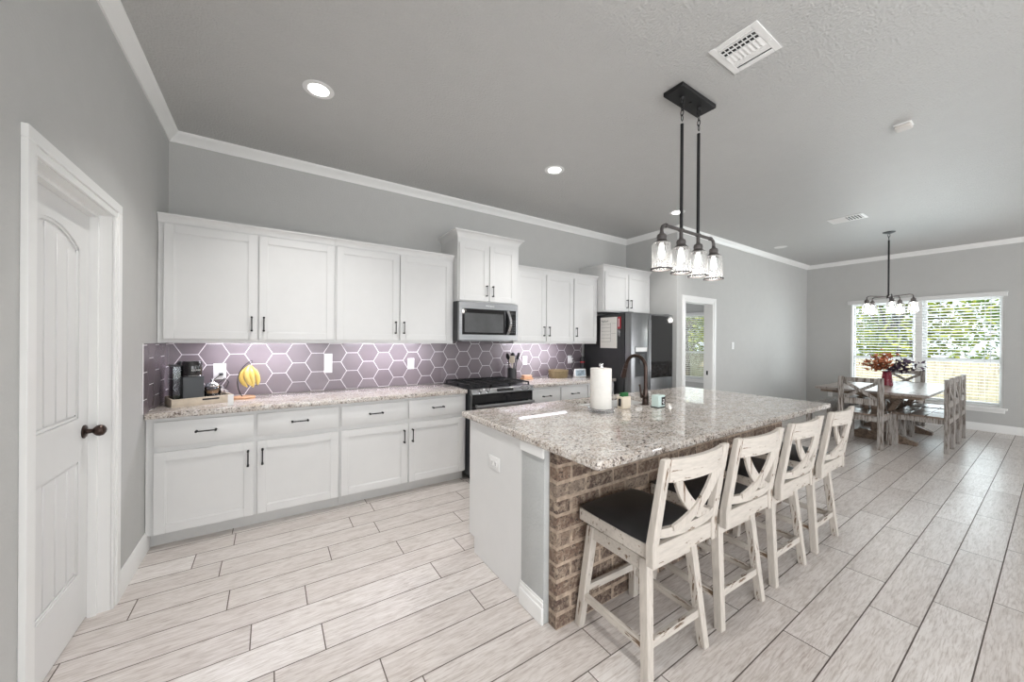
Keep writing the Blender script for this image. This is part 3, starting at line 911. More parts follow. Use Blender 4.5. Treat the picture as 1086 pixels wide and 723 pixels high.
# -- hexagon tile splashback
def clip_poly(poly, lo, hi, ax):
    def one(pl, keep, val):
        out = []
        for i in range(len(pl)):
            a, c = pl[i - 1], pl[i]
            ka, kc = keep(a[ax]), keep(c[ax])
            if ka != kc:
                t = (val - a[ax]) / (c[ax] - a[ax])
                out.append(tuple(a[k] + (c[k] - a[k]) * t for k in (0, 1)))
            if kc: out.append(c)
        return out
    pl = one(poly, lambda v: v >= lo, lo)
    return one(pl, lambda v: v <= hi, hi) if pl else pl
def hexes(b, u0, u1, z0, z1, cu, cz, put, seed):
    s = 0.1022; gap = 0.0026; rr = random.Random(seed)
    i0, i1 = int((u0 - cu) / (1.5 * s)) - 2, int((u1 - cu) / (1.5 * s)) + 2
    hgt = math.sqrt(3) * s
    for i in range(i0, i1 + 1):
        for j in range(-6, 7):
            x = cu + i * 1.5 * s; z = cz + j * hgt + (hgt / 2 if i % 2 else 0)
            q = s - gap / math.cos(PI / 6)
            pl = [(x + q * math.cos(PI / 3 * k), z + q * math.sin(PI / 3 * k)) for k in range(6)]
            pl = clip_poly(pl, u0, u1, 0)
            if pl: pl = clip_poly(pl, z0, z1, 1)
            if len(pl) >= 3:
                b.tone = (rr.random(), 0, 0)
                put(b, pl)
yt = YB - 0.0085
b = B()
def put_back(b, pl): b.prism(pl, 1, yt, yt + 0.004)
hexes(b, XL + 0.009, 1.626, CT + 0.001, 1.371, -0.548, 1.186, put_back, 1)
hexes(b, 1.626, 2.402, CT + 0.001, 1.400, -0.548, 1.186, put_back, 2)
hexes(b, 2.402, 3.842, CT + 0.001, 1.371, -0.548, 1.186, put_back, 3)
b.tone = (.5, 0, 0)
b.box(XL + 0.001, 3.842, yt + 0.0012, YB - 0.001, CT + 0.001, 1.371, mat=1); b.box(1.626, 2.402, yt + 0.0012, YB - 0.001, 1.371, 1.40, mat=1)
tag(b.build('tile_backsplash', [M_TILE, M_GROUT], loc=(1.6, yt, CT)), 'mauve hexagon tile splashback running behind the stove', 'backsplash', 'hexagon tile splashbacks')
b = B()
def put_left(b, pl): b.prism(pl, 0, XL + 0.0035, XL + 0.0075)
hexes(b, 3.245, yt - 0.001, CT + 0.001, 1.371, 3.423, 1.183, put_left, 4)
b.tone = (.5, 0, 0)
b.box(XL + 0.0008, XL + 0.0063, 3.243, yt - 0.0005, CT + 0.001, 1.371, mat=1)
tag(b.build('tile_backsplash', [M_TILE, M_GROUT], loc=(XL, 3.58, CT)), 'small mauve hexagon tile return on the left side wall', 'backsplash', 'hexagon tile splashbacks')

# -- strip lights under the wall cabinets
for k, (a, c, lb) in enumerate(((-0.45, 0.28, 'slim strip light under the wall cabinet above the coffee maker'), (0.64, 1.40, 'slim strip light under the wall cabinet left of the microwave'),
                                (2.56, 3.318, 'slim strip light under the two-door wall cabinet right of the microwave'))):
    t = thing('strip_light', lb, 'light', ((a + c) / 2, 3.69, 1.3725), 'under-cabinet strip lights')
    b = B(); b.box(a - 0.01, c + 0.01, 3.672, 3.705, 1.3745, 1.3895, 0.001); b.build('housing', M_WHITE, t)
    b = B(); b.prism([(3.6715, 1.3725), (3.702, 1.3725), (3.702, 1.3742), (3.6718, 1.3742), (3.6718, 1.3890), (3.664, 1.3890), (3.662, 1.3765)], 0, a, c); b.build('lens', M_LED, t, label='glowing white lens')
    ar = area('strip_light_glow', ((a + c) / 2, 3.72, 1.368), (math.radians(16), 0, 0), c - a, 0.025, 3.8, (0.93, 0.90, 1.0))

# -- gas range
RX0, RX1 = 1.655, 2.415
rt = thing('gas_range', 'stainless gas stove with black grates between the base cabinets', 'stove', ((RX0 + RX1) / 2, 3.55, 0))
b = B(); b.box(RX0, RX1, 3.262, YB - 0.012, 0.055, 0.895)
for xx in (RX0 + 0.05, RX1 - 0.05):
    for yy in (3.33, 3.84): b.cyl((xx, yy, 0), (xx, yy, 0.056), 0.02, seg=12)
b.build('body', M_GREYP, rt, label='charcoal side panels')
b = B(); b.box(RX0 - 0.006, RX1 + 0.006, 3.262, YB - 0.012, 0.896, 0.918, 0.004, seg=2)
b.build('cooktop', M_BLACKP, rt, label='black enamel cooktop')
b = B(); b.prism([(3.262, 0.918), (3.262, 0.862), (3.205, 0.862), (3.196, 0.872), (3.222, 0.918)], 0, RX0, RX1, bev=0.003)
pn = b.build('control_panel', M_STEEL, rt, label='sloping stainless control panel')
ndir = Vector((0, -0.87, 0.49)).normalized()
for xk in (1.745, 1.83, 2.255, 2.335):
    b = B(); p = Vector((xk, 3.211, 0.893))
    b.cyl(p, p + ndir * 0.008, 0.026, 0.025, seg=24); b.cyl(p + ndir * 0.008, p + ndir * 0.034, 0.021, 0.018, seg=24)
    b.bar(p + ndir * 0.036 + Vector((0, 0.008, 0.014)), p + ndir * 0.036 - Vector((0, 0.008, 0.014)), 0.006, 0.006)
    b.build('knob', M_CHROME, rt)
b = B(); p = Vector((2.045, 3.2105, 0.892)); b.bar(p + Vector((-0.10, 0, 0)), p + Vector((0.10, 0, 0)), 0.030, 0.006, up=tuple(ndir)); b.build('display', M_BLACKG, rt, label='black display')
b = B(); b.box(RX0 + 0.004, RX1 - 0.004, 3.222, 3.261, 0.262, 0.858, 0.004)
od = b.build('oven_door', M_STEELD, rt)
b = B(); b.box(RX0 + 0.006, RX1 - 0.006, 3.2175, 3.2225, 0.700, 0.856, 0.002); b.box(RX0 + 0.07, RX1 - 0.07, 3.2175, 3.2225, 0.36, 0.665, 0.002); b.build('oven_window', M_BLACKG, od, label='black glass')
b = B(); b.cyl((RX0 + 0.03, 3.160, 0.752), (RX1 - 0.03, 3.160, 0.752), 0.0165, seg=16)
for xx in (RX0 + 0.055, RX1 - 0.055): b.bar((xx, 3.160, 0.752), (xx, 3.221, 0.752), 0.022, 0.022, bev=0.003)
b.build('oven_handle', M_STEEL, od)
b = B(); b.box(RX0 + 0.004, RX1 - 0.004, 3.224, 3.261, 0.075, 0.252, 0.004); b.build('storage_drawer', M_STEELD, rt)
for k, (xa, xb) in enumerate(((RX0 + 0.015, RX0 + 0.262), (RX0 + 0.264, RX1 - 0.264), (RX1 - 0.262, RX1 - 0.015))):
    b = B(); ya, yb_ = 3.285, 3.86
    for (p, q) in (((xa, ya), (xb, ya)), ((xa, yb_), (xb, yb_)), ((xa, ya), (xa, yb_)), ((xb, ya), (xb, yb_))):
        b.bar((p[0], p[1], 0.951), (q[0], q[1], 0.951), 0.012, 0.014, bev=0.002)
    for fy in (0.14, 0.28, 0.42, 0.58, 0.72, 0.86):
        y = ya + (yb_ - ya) * fy; b.bar((xa, y, 0.952), (xb, y, 0.952), 0.009, 0.012, bev=0.001)
    b.bar(((xa + xb) / 2, ya, 0.952), ((xa + xb) / 2, yb_, 0.952), 0.010, 0.012, bev=0.001)
    for px in (xa, xb):
        for py in (ya, yb_, (ya + yb_) / 2): b.box(px - 0.007, px + 0.007, py - 0.007, py + 0.007, 0.918, 0.951)
    b.build('grate', M_BLACKM, rt)
for (bx_, by) in ((RX0 + 0.14, 3.42), (RX0 + 0.14, 3.72), ((RX0 + RX1) / 2, 3.57), (RX1 - 0.14, 3.42), (RX1 - 0.14, 3.72)):
    b = B(); b.lathe([(0.055, 0.918), (0.05, 0.926), (0.038, 0.927), (0.038, 0.936), (0.030, 0.939), (0, 0.940)], (bx_, by, 0), 20); b.build('burner', M_BLACKM, rt)

# -- over-the-range microwave
MX0, MX1, MZ0, MZ1, MF = 1.627, 2.372, 1.402, 1.818, 3.458
mt = thing('microwave', 'stainless microwave hung over the stove', 'microwave', ((MX0 + MX1) / 2, 3.69, MZ0))
b = B(); b.box(MX0, MX1, MF + 0.036, YB - 0.012, MZ0, MZ1, 0.002); b.build('body', M_FRSIDE, mt, label='black casing')
b = B(); b.box(MX0, MX1, MF, MF + 0.035, MZ0 + 0.004, MZ1, 0.004)
md = b.build('front', M_STEEL, mt)
b = B(); b.box(MX0 + 0.038, MX1 - 0.030, MF - 0.003, MF + 0.002, MZ0 + 0.066, MZ1 - 0.074, 0.001); b.build('door_glass', M_BLACKG, md, label='black glass')
b = B(); b.box(MX0 + 0.065, MX0 + 0.545, MF - 0.0045, MF - 0.0028, MZ0 + 0.09, MZ1 - 0.12); b.build('window_screen', plain('microwave_screen', (0.055, 0.056, 0.058), 0.28, var=0.3, scale=6), md, label='grey mesh window')
b = B(); hx = MX0 + 0.592
pts = [(hx + 0.002, MF - 0.002, MZ0 + 0.075)] + [(hx + 0.022 * math.sin(PI * k / 10) , MF - 0.02 - 0.028 * math.sin(PI * k / 10), MZ0 + 0.075 + (MZ1 - MZ0 - 0.155) * k / 10) for k in range(11)] + [(hx + 0.002, MF - 0.002, MZ1 - 0.080)]
b.ribbon(pts, [(0, -1, 0.0001)] * len(pts), 0.030, 0.012); b.build('handle', M_CHROME, md, label='bowed chrome handle')
b = B(); bx0 = MX1 - 0.108
for r_ in range(6):
    for c_ in range(3): b.box(bx0 + c_ * 0.024, bx0 + c_ * 0.024 + 0.016, MF - 0.0042, MF - 0.0028, MZ0 + 0.09 + r_ * 0.026, MZ0 + 0.104 + r_ * 0.026)
b.build('keypad', M_GREYP, md)
b = B(); b.box(bx0 - 0.002, bx0 + 0.070, MF - 0.0042, MF - 0.0028, MZ1 - 0.118, MZ1 - 0.092); b.build('display', M_INK, md)
lettering('Whirlpool', 0.026, Matrix.Translation(((MX0 + MX1) / 2 + 0.0, MF - 0.0006, MZ1 - 0.036)) @ Matrix.Rotation(PI / 2, 4, 'X'), M_WHITE, 'logo', md)
b = B(); b.box(MX0 + 0.06, MX1 - 0.06, MF + 0.06, 3.86, MZ0 - 0.006, MZ0 - 0.0002); b.build('grease_filter', M_STEELD, mt)

# -- refrigerator
FX0, FX1, FZ, FF = 3.862, 4.768, 1.782, 3.05
ft = thing('refrigerator', 'tall steel refrigerator with charcoal sides in the alcove', 'refrigerator', ((FX0 + FX1) / 2, 3.47, 0))
b = B(); b.box(FX0, FX1, 3.165, YB - 0.03, 0.03, FZ - 0.012, 0.004)
b.build('body', M_FRSIDE, ft, label='charcoal side panels')
b = B()
for xx in (FX0 + 0.06, FX1 - 0.06):
    for yy in (3.25, 3.82): b.cyl((xx, yy, 0), (xx, yy, 0.031), 0.022, seg=12)
b.build('foot', M_BLACKP, ft)
SPL = 4.243
b = B(); b.box(FX0 + 0.001, SPL - 0.004, FF, 3.158, 0.09, FZ, 0.012, seg=3)
ld = b.build('door', M_STEELD, ft, label='left door with water dispenser')
b = B(); b.box(SPL + 0.004, FX1 - 0.001, FF, 3.158, 0.09, FZ, 0.012, seg=3)
rd = b.build('door', M_STEELD, ft, label='right door with black glass panel')
b = B(); b.box(SPL + 0.024, FX1 - 0.018, FF - 0.004, FF + 0.001, 0.915, FZ - 0.02, 0.0015); b.build('glass_panel', M_BLACKG, rd, label='black glass')
b = B(); b.box(FX0 + 0.07, SPL - 0.05, FF - 0.003, FF + 0.001, 0.93, 1.335, 0.001); dp = b.build('dispenser', M_STEELD, ld)
b = B(); b.box(FX0 + 0.085, SPL - 0.065, FF - 0.0045, FF - 0.0028, 1.275, 1.328); b.build('dispenser_panel', M_WHITE, dp, label='pale control strip')
b = B(); b.box(FX0 + 0.085, SPL - 0.065, FF - 0.0045, FF - 0.0028, 0.95, 1.270); b.build('dispenser_recess', M_BLACKP, dp, label='black recess')
b = B(); b.box(FX0 + 0.15, FX0 + 0.25, FF - 0.018, FF - 0.004, 1.12, 1.24, 0.004); b.build('dispenser_lever', M_GREYP, dp)
for (xx, par) in ((SPL - 0.030, ld), (SPL + 0.0145, rd)):
    b = B(); b.box(xx - 0.006, xx + 0.006, FF - 0.008, FF + 0.001, 0.30, 1.70, 0.003); b.build('edge_grip', M_STEEL, par)
b = B(); b.box(FX0 + 0.01, FX1 - 0.01, 3.10, 3.16, 0.03, 0.084); b.build('plinth', M_BLACKP, ft)
b = B()
for xx in (FX0 + 0.05, FX1 - 0.05): b.box(xx - 0.04, xx + 0.04, 3.09, 3.25, FZ - 0.012, FZ + 0.012, 0.004)
b.build('hinge_cover', M_GREYP, ft)
# note sheet and keys on its side
t = thing('weekly_planner', 'white weekly planner sheet stuck on the side of the refrigerator', 'planner', (FX0 - 0.001, 3.43, 1.32))
b = B(); b.box(FX0 - 0.0022, FX0 - 0.0006, 3.283, 3.577, 1.315, 1.735); b.build('sheet', M_PAPER, t)
b = B()
for k in range(6): b.box(FX0 - 0.003, FX0 - 0.0021, 3.395, 3.56, 1.40 + k * 0.048, 1.4022 + k * 0.048)
b.box(FX0 - 0.003, FX0 - 0.0021, 3.30, 3.37, 1.648, 1.650); b.box(FX0 - 0.003, FX0 - 0.0021, 3.30, 3.38, 1.513, 1.515); b.box(FX0 - 0.003, FX0 - 0.0021, 3.392, 3.394, 1.40, 1.66)
b.build('ruled_line', M_INK, t, label='thin black ruled lines')
b = B(); n = 30
b.tube([(FX0 - 0.0026, 3.555 - 0.12 * k / n, 1.682 + 0.016 * math.sin(k * 0.95) * (1 - 0.4 * k / n)) for k in range(n + 1)], 0.0018, 6); b.build('scrawl', M_INK, t, label='black cursive heading')
t = thing('hanging_keys', 'red tag with keys hanging beside the planner on the refrigerator', 'keys', (FX0 - 0.002, 3.243, 1.50))
b = B(); b.box(FX0 - 0.012, FX0 - 0.0006, 3.216, 3.268, 1.575, 1.735, 0.005, seg=2); b.build('tag', M_REDP, t)
b = B(); b.box(FX0 - 0.0128, FX0 - 0.0118, 3.236, 3.252, 1.60, 1.71); b.build('print', M_WHITE, t, label='pale print on the tag')
for k, (dy, dz) in enumerate(((0.008, 0), (-0.010, -0.012))):
    b = B(); yk = 3.243 + dy
    b.lathe([(0.006, -0.001), (0.013, -0.001), (0.013, 0.001), (0.006, 0.001), (0.006, -0.001)], (FX0 - 0.006 - 0.003 * k, yk, 1.548 + dz), 16, mtx=Matrix.Rotation(PI / 2, 4, 'Y'))
    b.box(FX0 - 0.007 - 0.003 * k, FX0 - 0.005 - 0.003 * k, yk - 0.004, yk + 0.004, 1.485 + dz, 1.536 + dz); b.build('key', M_STEELK, t)
b = B(); b.tube([(FX0 - 0.007, 3.243 + 0.011 * math.cos(a), 1.567 + 0.011 * math.sin(a)) for a in [2 * PI * k / 16 for k in range(16)]], 0.0012, 6, closed=True); b.build('key_ring', M_STEELK, t)
# ================================================================== island
IX0, IX1 = 1.134, 3.745
it = thing('kitchen_island', 'kitchen island with white end panel and brick front under granite', 'island', (2.44, 1.78, 0))
for xa in (IX0, IX1 - 0.02):
    b = B(); b.prism([(1.606, 0), (2.150, 0), (2.150, 0.10), (2.222, 0.10), (2.222, 0.874), (1.606, 0.874)], 0, xa, xa + 0.02, bev=0.001)
    b.build('end_panel', M_CAB, it)
b = B()
b.box(IX0 + 0.02, IX1 - 0.02, 1.612, 1.624, 0.0, 0.872); b.box(IX0 + 0.02, IX1 - 0.02, 1.624, 2.20, 0.10, 0.118)
b.box(IX0 + 0.02, IX1 - 0.02, 2.203, 2.222, 0.10, 0.125); b.box(IX0 + 0.02, IX1 - 0.02, 2.203, 2.222, 0.835, 0.872)
nd_ = 5; dw = (IX1 - IX0 - 0.04) / nd_
for k in range(nd_ + 1): b.box(IX0 + 0.0201 + k * dw - (0.02 if k else 0), IX0 + 0.0199 + k * dw + (0.02 if k < nd_ else 0), 2.203, 2.222, 0.125, 0.835)
b.build('carcass', M_CAB, it)
b = B(); b.box(IX0 + 0.021, IX1 - 0.021, 2.135, 2.150, 0, 0.0995); b.build('toe_kick', M_TOEK, it)
for k in range(nd_):
    a = IX0 + 0.02 + k * dw + 0.012; c = a + dw - 0.024
    t_ = bmesh.new()
    bb = shaker(B(), -c, -a, 0.104, 0.845, -2.242)
    bb.bm.transform(Matrix.Rotation(PI, 4, 'Z'))
    d_ = bb.build('door', M_CAB, it)
    b = B(); hx = c - 0.04 if k % 2 == 0 else a + 0.04
    b.cyl((hx, 2.270, 0.66), (hx, 2.270, 0.765), 0.0045, seg=10)
    for z in (0.66, 0.765): b.sphere((hx, 2.270, z), 0.0085, 10); b.cyl((hx, 2.270, z), (hx, 2.2415, z), 0.0055, 0.0075, seg=10)
    b.build('handle', M_BLACKM, d_, label='black bar pull')
b = B(); b.box(IX0 - 0.004, IX1 + 0.004, 1.408, 1.604, 0.0, 0.873, 0.006, seg=2)
b.build('pony_wall', M_GREYW, it, label='textured grey wall end')
for (xa, sg) in ((IX0 - 0.004, -1), (IX1 + 0.004, 1)):
    b = B(); x0_, x1_ = sorted((xa + sg * 0.0002, xa + sg * 0.014))
    b.box(x0_, x1_, 1.404, 1.604, 0.0, 0.085, 0.003); b.box(*sorted((xa + sg * 0.0002, xa + sg * 0.009)), 1.406, 1.604, 0.083, 0.108, 0.003); b.box(*sorted((xa + sg * 0.0002, xa + sg * 0.005)), 1.407, 1.604, 0.107, 0.122, 0.002)
    b.build('baseboard', M_TRIM, it)
for (xa, sg) in ((IX0 - 0.004, -1), (IX1 + 0.004, 1)):
    b = B(); b.box(*sorted((xa + sg * 0.0002, xa + sg * 0.012)), 1.405, 1.604, 0.822, 0.8735, 0.003)
    b.build('cap_trim', M_TRIM, it)
# brick face, each brick in one mesh
b = B(); rr = random.Random(11); ch = 0.0800; bl = 0.205
BX0, BX1 = 1.158, 3.735
for k in range(11):
    z = k * ch + 0.001; z1 = min(z + ch - 0.0135, 0.8735)
    x = BX0 - (0.0 if k % 2 == 0 else bl * 0.5)
    while x < BX1:
        xa, xb = max(x, BX0), min(x + bl - 0.013, BX1)
        if xb - xa > 0.025:
            b.tone = (rr.random(), rr.random(), 0)
            j = rr.uniform(-0.0025, 0.0025)
            b.box(xa + (rr.uniform(-0.001, 0.002) if xa == BX0 else 0), xb, 1.344 + j, 1.404, z + rr.uniform(-0.002, 0.002), z1 + rr.uniform(-0.002, 0.0), 0.005)
        x += bl
b.tone = (.5, .5, .5)
b.box(BX0 + 0.003, BX1 - 0.003, 1.3475, 1.4045, 0.0, 0.8735, mat=1)
b.build('brick_face', [M_BRICK, M_MORTAR], it, label='weathered brown brick with sandy mortar')

# granite top with the sink cut-out
def cut_top():
    a = B(); a.box(1.106, 3.800, 1.030, 2.300, CT - 0.038, CT, 0.010, seg=3)
    c = B(); c.box(1.985, 2.715, 1.845, 2.232, CT - 0.1, CT + 0.1)
    oa = a.build('countertop', M_GRANITE, loc=(2.45, 1.665, CT - 0.038)); oc = c.build('cutter', M_GRANITE)
    m = oa.modifiers.new('cut', 'BOOLEAN'); m.operation = 'DIFFERENCE'; m.object = oc; m.solver = 'EXACT'
    dg = bpy.context.evaluated_depsgraph_get()
    me = bpy.data.meshes.new_from_object(oa.evaluated_get(dg))
    oa.modifiers.clear(); oa.data = me
    me.shade_flat()
    for a_ in [a_.name for a_ in me.attributes if a_.name in ('custom_normal', 'sharp_edge')]: me.attributes.remove(me.attributes[a_])
    bpy.data.objects.remove(oc)
    return oa
tag(cut_top(), 'large speckled granite slab on top of the island', 'countertop', 'granite worktops')
st = thing('kitchen_sink', 'white undermount sink set into the island granite', 'sink', (2.357, 2.035, 0.66))
b = B(); x0, x1, y0_, y1_, zb, zt = 1.981, 2.719, 1.841, 2.236, 0.668, CT - 0.0385
b.box(x0 - 0.02, x1 + 0.02, y0_ - 0.02, y1_ + 0.02, zb - 0.012, zb)
b.box(x0 - 0.02, x0, y0_ - 0.02, y1_ + 0.02, zb, zt); b.box(x1, x1 + 0.02, y0_ - 0.02, y1_ + 0.02, zb, zt)
b.box(x0, x1, y0_ - 0.02, y0_, zb, zt); b.box(x0, x1, y1_, y1_ + 0.012, zb, zt)
b.build('basin', M_SINK, st)
b = B(); b.lathe([(0, 0.0005), (0.03, 0.0015), (0.042, 0.003), (0.042, 0.0)], (2.357, 2.05, zb), 20); b.build('drain', M_CHROME, st)

# faucet
fb = Vector((2.440, 1.790, CT))
ft_ = thing('faucet', 'dark bronze gooseneck faucet rising beside the island sink', 'faucet', fb)
b = B(); b.lathe([(0, 0), (0.030, 0), (0.030, 0.006), (0.025, 0.012), (0.023, 0.05), (0.025, 0.055), (0.022, 0.075), (0.019, 0.11), (0.017, 0.12), (0, 0.12)], fb, 24); b.build('base', M_BRONZE, ft_)
pts = [fb + Vector((0, 0, 0.10)), fb + Vector((0, 0, 0.22)), fb + Vector((0, 0, 0.285))]
R_ = 0.094
for k in range(1, 17):
    a = PI * k / 16 * 0.94
    pts.append(fb + Vector((0, R_ - R_ * math.cos(a), 0.285 + R_ * math.sin(a))))
b = B(); b.tube(pts, 0.0145, 14); b.build('spout', M_BRONZE, ft_)
e0, e1 = pts[-2], pts[-1]; dv = (e1 - e0).normalized()
b = B(); b.cyl(e1 - dv * 0.005, e1 + dv * 0.03, 0.0165, 0.018, seg=18); b.cyl(e1 + dv * 0.032, e1 + dv * 0.105, 0.0175, 0.022, seg=18); b.cyl(e1 + dv * 0.105, e1 + dv * 0.112, 0.022, 0.019, seg=18)
b.build('spray_head', M_BRONZE, ft_)
b = B(); h0 = fb + Vector((-0.020, 0.0, 0.065)); b.cyl(h0, h0 + Vector((-0.028, 0, 0.004)), 0.013, 0.014, seg=14)
b.tube([h0 + Vector((-0.028, 0, 0.004)), h0 + Vector((-0.036, 0, 0.03)), h0 + Vector((-0.040, 0.004, 0.075)), h0 + Vector((-0.046, 0.006, 0.098))], 0.008, 10, radii=[0.010, 0.0085, 0.007, 0.0085]); b.build('lever', M_BRONZE, ft_)

# paper towel stand and roll
pc = Vector((1.935, 1.785, CT))
t = thing('paper_towel_holder', 'chrome wire paper towel stand by the island sink', 'towel holder', pc)
b = B(); rb = 0.090
b.tube([pc + Vector((rb * math.cos(2 * PI * k / 36), rb * math.sin(2 * PI * k / 36), 0.004)) for k in range(36)], 0.0035, 8, closed=True)
b.tube([pc + Vector((rb * math.cos(2 * PI * k / 36), rb * math.sin(2 * PI * k / 36), 0.020)) for k in range(36)], 0.0035, 8, closed=True)
for k in range(18):
    a = 2 * PI * k / 18; b.tube([pc + Vector((rb * math.cos(a + s_ * .17), rb * math.sin(a + s_ * .17), z)) for s_, z in ((-1, 0.004), (0, 0.020), (1, 0.004))], 0.002, 6)
for k in range(3):
    a = PI * k / 3; b.cyl(pc + Vector((rb * math.cos(a), rb * math.sin(a), 0.004)), pc - Vector((rb * math.cos(a), rb * math.sin(a), -0.004)), 0.003, seg=8)
b.build('base_ring', M_CHROME, t)
b = B(); b.cyl(pc + Vector((0, 0, 0.004)), pc + Vector((0, 0, 0.315)), 0.006, seg=10); b.build('spindle', M_CHROME, t)
b = B(); b.sphere(pc + Vector((0, 0, 0.326)), 0.016, 14, (1, 1, .8)); b.cyl(pc + Vector((0, 0, 0.306)), pc + Vector((0, 0, 0.316)), 0.014, seg=14); b.build('finial', M_CHROME, t)
b = B(); b.lathe([(0.020, 0), (0.072, 0), (0.0735, 0.003), (0.0735, 0.275), (0.072, 0.278), (0.020, 0.278), (0.020, 0)], pc + Vector((0, 0, 0.0245)), 40)
a0 = 0.9
b.ribbon([pc + Vector((0.0745 * math.cos(a0 + k * .12), 0.0745 * math.sin(a0 + k * .12), 0.1635)) for k in range(6)], [(math.cos(a0 + k * .12), math.sin(a0 + k * .12), 0) for k in range(6)], 0.276, 0.0012)
tag(b.build('paper_towel_roll', M_PAPER, loc=pc + Vector((0, 0, 0.0245))), 'full roll of white paper towels on the chrome stand', 'paper towels')
# sponge caddy, mint box
cc = Vector((2.170, 1.775, CT))
t = thing('sponge_caddy', 'cream ceramic sponge holder beside the island sink', 'sponge holder', cc)
b = B()
b.box(cc.x - 0.046, cc.x + 0.046, cc.y - 0.026, cc.y + 0.026, CT + 0.0005, CT + 0.010, 0.004)
for (p0, p1, q0, q1) in ((-0.046, 0.046, -0.026, -0.018), (-0.046, 0.046, 0.018, 0.026), (-0.046, -0.038, -0.018, 0.018), (0.038, 0.046, -0.018, 0.018)):
    b.box(cc.x + p0, cc.x + p1, cc.y + q0, cc.y + q1, CT + 0.010, CT + 0.090, 0.003)
b.build('body', M_CREAM, t)
b = B(); b.prism([(cc.y - 0.012 + 0.034 * 0, CT + 0.02), (cc.y + 0.012, CT + 0.02), (cc.y + 0.012, CT + 0.075), (cc.y - 0.012, CT + 0.075)], 0, cc.x - 0.0515, cc.x - 0.0462, bev=0.002); b.build('scraper', M_INK, t, label='black scraper on its side')
b = B(); b.box(cc.x - 0.036, cc.x + 0.034, cc.y - 0.015, cc.y + 0.015, CT + 0.0115, CT + 0.116, 0.006, seg=2)
tag(b.build('sponge', M_GREEN, loc=(cc.x, cc.y, CT + 0.0115)), 'green scouring sponge standing in the cream holder', 'sponge')
bc = Vector((2.432, 1.672, CT))
t = thing('small_box', 'pale mint box with black label near the faucet base', 'box', bc)
mt_ = Matrix.Translation(bc) @ Matrix.Rotation(math.radians(4), 4, 'Z')
b = B(); b.box(-0.046, 0.046, -0.030, 0.030, 0.006, 0.092, 0.004, mtx=mt_); b.build('carton', M_MINT, t)
b = B(); b.box(-0.048, 0.048, -0.032, 0.032, 0.0003, 0.006, 0.001, mtx=mt_); b.build('base', M_INK, t, label='black base')
b = B(); b.box(-0.006, 0.0445, -0.0312, -0.0298, 0.018, 0.078, mtx=mt_); lb_ = b.build('label_panel', M_INK, t, label='black label')
b = B()
for (xx, zz, ww) in ((0.020, 0.058, 0.018), (0.026, 0.048, 0.012), (0.016, 0.040, 0.022), (0.022, 0.030, 0.014)): b.box(xx - ww / 2, xx + ww / 2, -0.0318, -0.0311, zz - 0.003, zz + 0.003, mtx=mt_)
b.build('print', M_WHITE, lb_, label='white print on the label')

